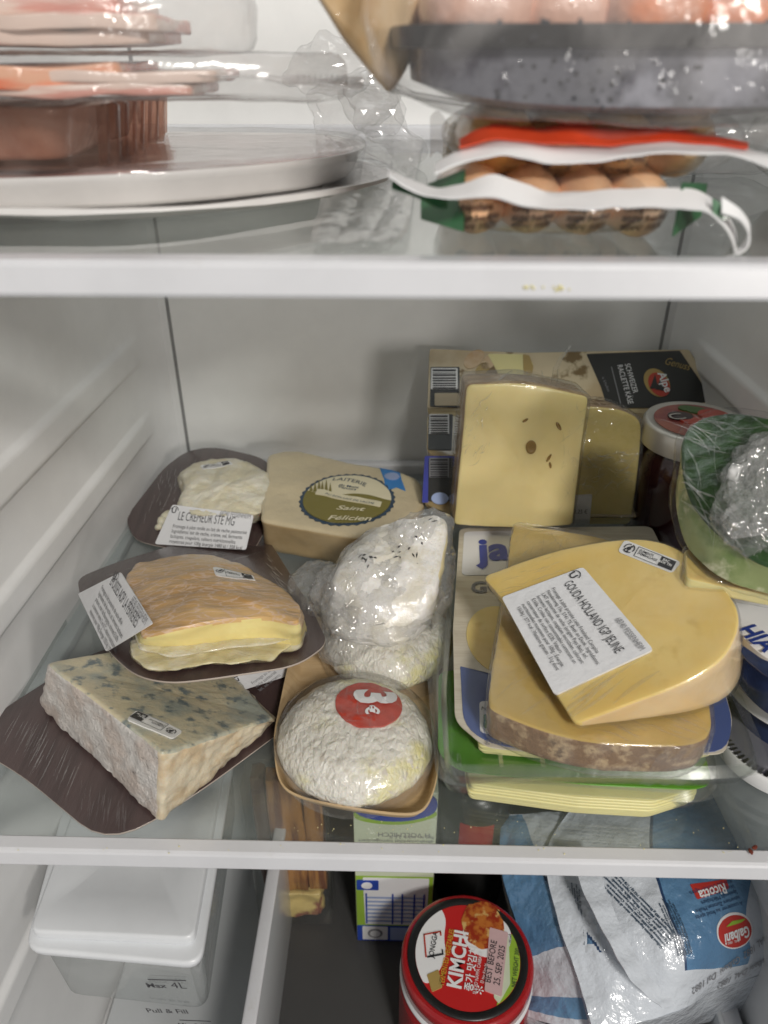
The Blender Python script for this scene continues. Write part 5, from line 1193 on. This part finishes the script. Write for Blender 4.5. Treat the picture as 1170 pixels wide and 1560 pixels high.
for (u, v) in ((902, 1386), (950, 1482)):
    P_ = Pl(sp_(.2, .5), sp_(.7, .5), sp_(.5, 1))
    d0 = decal('logo_oval', PBg, ell(PBg, (u, v), .0085, .0040, 30, rot=-1.05), 'bagred', t, sf, r=0, eps=.0006, px=False, ds=.05)
    text('Galbani', PBg, (u-4, v-10), (u+5, v+11), 'white', d0, sf, hr=1.0, eps=.0012)
text(fz, PBg, (880, 1435), (865, 1345), 'navy', t, bo, hr=1.0, eps=.0008, bold=.03, name='fine_print')
text('28.07.25\nL5188 21:34', PBg, (918, 1500), (880, 1483), 'ink', t, bo, hr=1.2, eps=.0008, bold=.02)
# ================================================================== UPPER SHELF, LEFT
ZS = .267
def flat_tray(name, label, pts, ztop, depth, inset_, m, **k):
    P = flat(ztop); bm = dish([P.px(*q) for q in pts], Vector((0, 0, 1)), depth, inset_, .0015, r=k.get('r', .02), lip=k.get('lip', 0))
    t = thing(name, label, 'tray', (-.09, .34, ztop-depth)); obj('tray_body', bm, m, t); return t, P
def ring_xy(pts, z, r=.02, ds=.006):
    Q = [Vector((x, y, z)) for x, y in pts]; T, _, _ = rnd_pair(Q, Q, r, ds); return T
# under plate
low = [(-.24, .262), (-.085, .259), (-.035, .300), (.000, .350), (-.012, .400), (-.05, .43), (-.24, .43)]
t = thing('foam_tray', 'white foam tray with curled film skirt, lowest of the left stack', 'tray', (-.1, .34, ZS))
Q = [Vector((x, y, ZS+.0062+.0012*sin(x*70))) for x, y in low]
bm = dish(Q, Vector((0, 0, 1)), .0050, .012, .0016, r=.03); disp(bm, lambda p, n: .0008*noise.noise(p*35)); obj('tray_body', bm, 'foam', t)
up_ = [(-.24, .269), (-.135, .267), (-.070, .285), (-.022, .335), (-.015, .385), (-.040, .455), (-.24, .47)]
t = thing('meat_tray', 'white foam tray of dark red meat under film, beneath the ribbed brown tray', 'tray', (-.1, .34, ZS+.011))
Q = [Vector((x, y, ZS+.0155+.0012*sin(x*60+1))) for x, y in up_]
bm = dish(Q, Vector((0, 0, 1)), .0112, .006, .0016, r=.03); obj('tray_body', bm, 'foam', t)
c_ = sum(Q, Vector())/len(Q)
bm = solid([c_+(p-c_)*.955-V(.0000) for p in Q], [c_+(p-c_)*.93-V(.0095) for p in Q], r=.03, edge=.002, nside=2, ncap=14, ds=.006, dispf=lambda p, n: .0010*noise.noise(p*35)); obj('meat_slab', bm, ['meat', 'meat'], t)
bm = solid([p+V(.0012) for p in Q], [p-V(.014)+(c_-p).normalized()*.003 for p in Q], r=.03, edge=.0015, nside=3, ncap=16, ds=.005); disp(bm, lambda p, n: .0003+.0007*rid(p, 30)); obj('cling_film', bm, ['filmsm', 'filmsm'], t)
bm = nb()
def flap(a, b_):
    p = Vector((-.035, .325, ZS+.0175)).lerp(Vector((-.035, .395, ZS+.0175)), a); q = Vector((-.004, .335+.04*a, ZS+.020-.013*sin(a*3)))
    return p.lerp(q, b_)+Vector((0, 0, .003*sin(a*12+b_*3)))
sheet(bm, flap, 24, 12); disp(bm, lambda p, n: .0018*noise.noise(p*80)); obj('film_flap', bm, 'film', t)
# brown ribbed tray with meat
t = thing('ribbed_tray', 'clear brown ribbed plastic meat tray on top of the foam tray', 'tray', (-.13, .32, ZS+.028))
def ribbed(zt, zb, x1b, x1t):
    rings = []; 
    base = [(-.25, .281), (x1t-.012, .281), (x1t, .289), (x1t-.010, .415), (x1t-.022, .425), (-.25, .425)]
    T = ring_xy(base, zt, .010, .0016); cc = sum(T, Vector())/len(T)
    def w(p, i, z, k): 
        s = sin(p.y*430)*.0034*k if p.x > x1t-.016 and p.y > .293 else 0
        return Vector((p.x+s, p.y, z))
    out = [[w(p+(cc-p).normalized()*.006, i, zb, 1) for i, p in enumerate(T)], [w(p+(cc-p).normalized()*.0045, i, zb+.003, 1) for i, p in enumerate(T)], [w(p+(cc-p).normalized()*.0015, i, zt-.003, 1) for i, p in enumerate(T)], [w(p, i, zt-.002, 0) for i, p in enumerate(T)], [w(p, i, zt, 0) for i, p in enumerate(T)]]
    bm = nb(); vr = loft(bm, out, 0); cap(bm, list(reversed(vr[0]))); return bm
obj('tray_body', ribbed(ZS+.0375, ZS+.0150, 0, -.104), 'brownplastic', t)
bm = solid([Vector((x, y, ZS+.0355)) for x, y in ((-.245, .287), (-.114, .287), (-.124, .410), (-.245, .410))], [Vector((x, y, ZS+.0178)) for x, y in ((-.243, .290), (-.120, .290), (-.130, .405), (-.243, .405))], r=.012, edge=.002, nside=4, ncap=10, ds=.005, dispf=lambda p, n: .0012*noise.noise(p*45))
M['darkpork'] = mat('darkpork', (.36, .21, .16), c2=(.48, .32, .25), sc=25, rough=.3, coat=.6, coatb=BG)
obj('meat_slab', bm, ['darkpork', 'darkpork'], t)
# film pack of salmon and bacon
def pillow(c, sx, sy, sz, name, m, parent, amp=.0012, seed=1, rot=0, pinch=.6, subd=5):
    bm = nb(); bmesh.ops.create_icosphere(bm, subdivisions=subd, radius=1)
    for v in bm.verts:
        x, y, z = v.co; ex = abs(x)**.7*(1 if x > 0 else -1); ey = abs(y)**.7*(1 if y > 0 else -1)
        z = (abs(z)**.75)*(1 if z > 0 else -1)*(1-pinch*max(abs(x), abs(y))**4)
        v.co = Vector(c)+Matrix.Rotation(rot, 3, 'Z') @ Vector((ex*sx, ey*sy, z*sz))
    disp(bm, lambda p, n: amp*fbm(p, 40, 3, seed)+amp*.4*rid(p, 60, seed))
    return obj(name, bm, m, parent)
t = thing('bacon_pack', 'clear film pack of orange salmon-pink and streaky meat slices over the brown tray', 'meat pack', (-.15, .31, ZS+.0425))
def slices(t, specs):
    for k, (xs, y0, y1, z, th, m) in enumerate(specs):
        rr_ = random.Random(70+k); pts = []
        n_ = 9
        for i in range(n_): pts.append((xs[0]+(xs[1]-xs[0])*i/(n_-1), y0+rr_.uniform(-.0015, .0015)+(.012*max(0, i-n_+3)/2)))
        for i in range(n_): pts.append((xs[1]-(xs[1]-xs[0])*i/(n_-1), y1+rr_.uniform(-.002, .002)))
        T_ = [Vector((x, y, z+th+.0008*sin(x*130+k))) for x, y in pts]; B_ = [p-V(th) for p in T_]
        bm = solid(T_, B_, r=.003, edge=min(.0008, th*.4), nside=2, ncap=5, ds=.004); disp(bm, lambda p, n: .0007*noise.noise(p*75+V(k)))
        obj('meat_slice', bm, [m, m], t)
def film_pack(name, pts, z0, z1, m, t, amp=.0012, edge=.004):
    T_ = [Vector((x, y, z1)) for x, y in pts]; B_ = [Vector((x, y, z0)) for x, y in pts]
    bm = solid(T_, B_, r=.012, edge=edge, botedge=edge*.6, nside=4, ncap=22, ds=.0035)
    disp(bm, lambda p, n: amp*fbm(p, 38, 3)+amp*.55*rid(p, 50, 3)); return obj(name, bm, [m, m], t)
slices(t, [((-.24, -.070), .2715, .33, ZS+.0385, .0036, 'bacon'), ((-.24, -.092), .2690, .33, ZS+.0405, .0066, 'salmon'), ((-.24, -.062), .2730, .33, ZS+.0421, .0034, 'bacon')])
film_pack('film_bag', [(-.25, .266), (-.12, .266), (-.085, .271), (-.052, .281), (-.020, .294), (-.020, .304), (-.055, .322), (-.10, .342), (-.25, .345)], ZS+.0378, ZS+.0500, 'bagclear', t)
bm = nb()
def tail(a, b_):
    x = -.066+.052*a; return Vector((x, .300+(b_-.5)*(.056*(1-a*.62)), ZS+.0440-.0022*a+.0018*sin(b_*9+a*5)*(a)))
sheet(bm, tail, 30, 18); disp(bm, lambda p, n: .0010*noise.noise(p*90)); obj('film_tail', bm, 'bagfilm', t)
bm = nb()
for k in range(9): x = -.034+k*.0018; tube(bm, [Vector((x, .279, ZS+.0442)), Vector((x+.0005, .277, ZS+.0445)), Vector((x, .279, ZS+.0428))], .0003, 6)
obj('seal_ridge', bm, 'bagclear', t)
t = thing('bacon_pack', 'topmost clear pack of pink streaky bacon at the upper left', 'meat pack', (-.15, .31, ZS+.0525))
slices(t, [((-.24, -.082), .2705, .33, ZS+.0525, .0044, 'bacon'), ((-.24, -.078), .2695, .33, ZS+.0566, .0046, 'bacon'), ((-.24, -.090), .2700, .33, ZS+.0608, .0048, 'bacon')])
film_pack('film_bag', [(-.25, .265), (-.13, .265), (-.092, .272), (-.062, .286), (-.048, .300), (-.062, .33), (-.10, .345), (-.25, .35)], ZS+.0515, ZS+.0690, 'bagclear', t, .0016, .006)
# crumpled film in the middle
t = thing('film_scrap', 'crumpled empty clear film bag between the meat stacks on the upper shelf', 'film', (.0, .42, ZS))
for k, (a, b_, y, r_, sx, sz) in enumerate(((540, 165, .44, .018, 1.3, .9), (585, 188, .44, .016, 1.6, .6), (508, 105, .45, .016, .7, 1.6), (560, 150, .43, .013, 1, 1))):
    bm = nb(); bmesh.ops.create_icosphere(bm, subdivisions=4, radius=1, matrix=Matrix.Translation(at(a, b_, y=y)) @ Matrix.Rotation(k*.7, 4, 'Y') @ Matrix.Diagonal((r_*sx, r_*.6, r_*sz, 1)))
    disp(bm, lambda p, n: .008*noise.noise(p*60+Vector((k, 0, 0)))+.004*noise.noise(p*160)); obj('film_fold', bm, 'bagclear', t, smooth=False)
bm = nb(); sheet(bm, lambda a, b_: at(505+a*140-b_*30, 210+b_*165, z=ZS+.0015+.0015*abs(sin(a*9+b_*4))), 30, 24); disp(bm, lambda p, n: .0012*rid(p, 60)); obj('film_sheet', bm, 'bagclear', t)
# ================================================================== UPPER SHELF, RIGHT
t = thing('sausage_pack', 'lower sausage pack with dark green printed film and white sealed edge', 'sausages', (.06, .26, ZS), 'sausage packs on the upper shelf')
def X(u, y, z): return at(u, 300, y=y).x
for k in range(4):
    u = 728+k*85; p = at(u, 340, y=.243); bm = nb()
    pts = [Vector((p.x, .239+i*.012, ZS+.0104+.0004*sin(i+k))) for i in range(8)]
    tube(bm, pts, lambda s: .0104*(1-abs(s*2-1)**6*.75), 22)
    disp(bm, lambda q, n: .0005*noise.noise(q*70)); so = obj('sausage', bm, 'sausageb', t)
    if k < 3 or 1:
        Ps = Pl(Vector((p.x, .2365, ZS+.005)), Vector((p.x+.01, .2365, ZS+.005)), Vector((p.x, .2375, ZS+.015)))
        text('chipolata\naux herbes\nporc 100%', Ps, Vector((p.x-.0065, .2370, ZS+.0100)), Vector((p.x+.0065, .2370, ZS+.0110)), 'brownink', so, so, hr=1.0, eps=.0009, px=False, bold=.02)
def casing(c, sx, sy, sz, name, m, parent): return pillow(c, sx, sy, sz, name, m, parent, .0005, 31, pinch=.35)
a = at(690, 340, y=.25); b_ = at(1025, 340, y=.25)
casing(((a.x+b_.x)/2, .282, ZS+.0102), (b_.x-a.x)/2+.004, .046, .0102, 'film_casing', 'filmsm', t)
for u0, u1 in ((640, 700), (1000, 1062)):
    bm = nb(); A = at(u0, 330, y=.258); B = at(u1, 330, y=.258)
    if u0 < 800: sheet(bm, lambda s, v: Vector((A.x+(B.x-A.x)*s, .250-.010*s+.008*v, ZS+.004+.0165*v*(.5+.5*s)+.002*(1-s))), 10, 10, .0005)
    else: sheet(bm, lambda s, v: Vector((A.x+(B.x-A.x)*s, .240+.016*s, ZS+.003+.0150*v*(1-.35*s)+.003*s)), 10, 10, .0005)
    obj('green_panel', bm, 'greenlabel', t)
def strip(pxs, y0, y1, m, name, parent, th=.0005, sag=0, wid=12):
    """wavy sealed edge: a flat ribbon standing on its path"""
    P = [at(u, v, y=y0) for u, v in pxs]; Qp = [at(u, v+w_, y=y1) for (u, v), w_ in zip(pxs, wid if isinstance(wid, list) else [wid]*len(pxs))]
    def cr(P, t):
        n = len(P)-1; x = min(t*n, n-1e-6); i = int(x); f = x-i
        p0, p1, p2, p3_ = P[max(i-1, 0)], P[i], P[i+1], P[min(i+2, n)]
        return .5*((2*p1)+(p2-p0)*f+(2*p0-5*p1+4*p2-p3_)*f*f+(3*p1-p0-3*p2+p3_)*f**3)
    bm = nb(); sheet(bm, lambda a, b_: cr(P, a).lerp(cr(Qp, a), b_), 90, 10, th); disp(bm, lambda p, n: 0); 
    for v in bm.verts: v.co += Vector((0, .0006, .0004))*noise.noise(v.co*160)
    return obj(name, bm, m, parent)
strip([(592, 258), (620, 270), (660, 285), (700, 280), (752, 266), (800, 280), (850, 293), (950, 287), (1040, 286), (1080, 298), (1110, 330), (1122, 362), (1108, 392)], .241, .2315, 'white', 'sealed_edge', t, wid=[8, 14, 14, 20, 34, 34, 24, 28, 30, 24, 22, 24, 2])
strip([(1100, 300), (1128, 318), (1143, 345), (1135, 372), (1108, 395)], .2335, .2300, 'white', 'sealed_edge', t, wid=[24, 16, 14, 10, 2])
strip([(597, 268), (630, 279), (660, 295), (682, 302)], .2405, .2375, 'greenlabel', 'green_end', t, wid=[18, 18, 18, 14])
strip([(1085, 303), (1100, 312), (1112, 322)], .2330, .2325, 'greenlabel', 'green_end', t, wid=[22, 22, 10])
t = thing('sausage_pack', 'upper sausage pack with bright red printed film and white sealed edge', 'sausages', (.07, .27, ZS+.021), 'sausage packs on the upper shelf')
for k in range(4):
    u = 765+k*93; p = at(u, 250, y=.255); bm = nb()
    pts = [Vector((p.x, .251+i*.012, ZS+.0262+.0008*sin(i+k*2))) for i in range(8)]
    tube(bm, pts, lambda s: .0114*(1-abs(s*2-1)**6*.75), 22)
    disp(bm, lambda q, n: .0005*noise.noise(q*70)); so = obj('sausage', bm, 'sausage', t)
    if k in (1, 2):
        Ps = Pl(Vector((p.x, .2485, ZS+.018)), Vector((p.x+.01, .2485, ZS+.018)), Vector((p.x, .2495, ZS+.028)))
        text('merguez\nboeuf', Ps, Vector((p.x-.006, .249, ZS+.0225)), Vector((p.x+.007, .249, ZS+.0225)), 'brownink', so, so, hr=1.0, eps=.0009, px=False, bold=.02)
a = at(720, 250, y=.28); b_ = at(1110, 250, y=.28)
casing(((a.x+b_.x)/2-.004, .293, ZS+.0268), (b_.x-a.x)/2+.006, .046, .0118, 'film_casing', 'filmsm', t)
strip([(662, 250), (700, 228), (760, 212), (800, 213), (850, 222), (930, 222), (1000, 212), (1080, 216), (1130, 224), (1180, 236)], .2475, .2405, 'white', 'sealed_edge', t, wid=[14, 20, 22, 26, 26, 20, 20, 16, 14, 20])
rs_ = strip([(700, 212), (750, 190), (820, 196), (870, 188), (930, 196), (1010, 194), (1080, 206), (1140, 216)], .2520, .2445, 'redlabel', 'red_panel', t, wid=[12, 22, 20, 30, 24, 20, 12, 8])
Pr = Pl(at(700, 212, y=.252), at(1100, 212, y=.252), at(900, 235, y=.246))
text('MERGUEZ VÉRITABLES  DOUCES & SAVOUREUSES', Pr, (745, 214), (1090, 214), 'goldred', rs_, rs_, hr=1.1, eps=.0009, bold=.02)
bm = nb(); sheet(bm, lambda a, b_: at(655+a*60, 240-b_*62+a*4, y=.30)+Vector((0, .01*a, .002*sin(a*9))), 14, 10, .0004); obj('film_end', bm, 'bagclear', t)
# chicken tray in a bag
t = thing('chicken_tray', 'dark grey plastic tray of pale pink meat inside a misted clear bag, upper right', 'tray', (.08, .26, ZS+.045))
P0 = [(.003, .236), (.128, .232), (.16, .26), (.16, .34), (.0, .34), (-.004, .26)]
zt, zb = .3235, .3024
T = ring_xy(P0, zt, .018, .006); cc = sum(T, Vector())/len(T)
bm = nb(); rings = [[Vector((0, 0, zb))+Vector(((cc+(p-cc)*f).x, (cc+(p-cc)*f).y, 0)) for p in T] for f in (.3, .78)]
rings += [[Vector((q.x, q.y, zb+.002)) for q in [cc+(p-cc)*.93 for p in T]], [Vector((q.x, q.y, zt-.004)) for q in [cc+(p-cc)*.95 for p in T]], [Vector((q.x, q.y, zt-.003)) for q in T], [Vector((q.x, q.y, zt)) for q in T], [Vector((q.x, q.y, zt)) for q in [cc+(p-cc)*.95 for p in T]], [Vector((q.x, q.y, zt-.004)) for q in [cc+(p-cc)*.93 for p in T]]]
vr = loft(bm, rings, 0); cap(bm, list(reversed(vr[0]))); cap(bm, vr[-1])
for v in bm.verts: v.co.z += .0075*min(1.5, abs(v.co.x-.072)/.075)**3*max(0, min(1, (.3235-v.co.z)/.012))
obj('tray_body', bm, 'darktray', t)
bm = nb(); rings = [[Vector((q.x, q.y, zt+z)) for q in [cc+(p-cc)*f for p in T]] for f, z in ((1.0, -.0052), (1.012, -.005), (1.012, .0003), (.96, .0006), (.955, -.002))]
loft(bm, rings, 0); obj('rim', bm, 'kimblack', t)
def belly(bm):
    for v in bm.verts: v.co.z += .0075*min(1.5, abs(v.co.x-.072)/.075)**3*max(0, min(1, (.3235-v.co.z)/.012))
for k in range(6):
    pillow((.020+k*.024, .258+.006*(k % 2), zt+.0035), .015, .02, .009, 'meat_piece', 'chicken', t, .0015, 41+k, pinch=.2, subd=4)
bm = nb(); T2 = ring_xy([(-.006, .226), (.132, .222), (.170, .25), (.170, .35), (-.014, .35), (-.012, .25)], 0, .02, .005); cc = sum(T2, Vector())/len(T2)
prof = [(.30, .3008), (.80, .3010), (.90, .3018), (.95, .3055), (.985, .3180), (1.0, .3260), (.98, .340), (.95, .352)]
rings = [[Vector((q.x, q.y, z)) for q in [cc+(p-cc)*f for p in T2]] for f, z in prof]
vr = loft(bm, rings, 0); cap(bm, list(reversed(vr[0]))); belly(bm); disp(bm, lambda p, n: .0014*fbm(p, 35, 3)+.0010*rid(p, 40)); obj('plastic_bag', bm, 'bagfilm', t)
rr = random.Random(5); bm = nb()
for k in range(70):
    x = rr.uniform(-.002, .125); z = rr.uniform(.304, .325)
    if rr.random() < .5: x = rr.gauss(.045, .012)
    bmesh.ops.create_icosphere(bm, subdivisions=2, radius=rr.uniform(.0003, .0008), matrix=Matrix.Translation((x, .2275, z)) @ Matrix.Diagonal((1, .4, 1, 1)))
M['drop'] = mat('drop', (.05, .05, .055), rough=.7, spec=.1, var=0)
o = obj('water_drop', bm, 'drop', t); o['kind'] = 'stuff'
t = thing('wrapped_pack', 'tan-coloured package bulging at the left of the dark meat tray', 'package', (-.005, .29, ZS+.045))
bm = nb(); T = [at(u, v, y=.262) for u, v in ((445, -60), (492, 20), (535, 80), (575, 128), (596, 150), (640, 60), (640, -60))]
bm = solid(T, [p+Vector((0, .06, 0)) for p in T], r=.01, edge=.004, nside=5, ncap=8, ds=.005, dispf=lambda p, n: .0012*fbm(p, 30, 3)); obj('pack_body', bm, ['tan', 'tan'], t)
# clear bag at the far right, and pale packet behind the sausages
t = thing('clear_bag', 'slack clear plastic bag at the right end of the upper shelf', 'bag', (.17, .33, ZS))
pillow((.182, .315, ZS+.022), .045, .05, .020, 'bag_film', 'bagclear', t, .002, 51)
pillow((.180, .335, ZS+.018), .028, .03, .014, 'contents', 'darkpork', t, .002, 52)
t = thing('paper_packet', 'folded beige paper packet behind the left end of the sausages', 'packet', (.045, .38, ZS))
bm = nb(); Tt = [at(u, v, y=.36) for u, v in ((676, 260), (684, 186), (790, 186), (790, 260))]
bm = solid(Tt, [p+Vector((0, .03, 0)) for p in Tt], r=.003, edge=.002, nside=4, ncap=6, ds=.006, dispf=lambda p, n: .001*fbm(p, 40, 3)); obj('packet_body', bm, ['jabeige', 'jabeige'], t)
pillow((.150, .40, ZS+.02), .04, .03, .018, 'film_casing', 'bagclear', thing('wrapped_cutlet', 'film-wrapped dark meat piece at the back right of the upper shelf', 'meat pack', (.15, .40, ZS)), .002, 61)
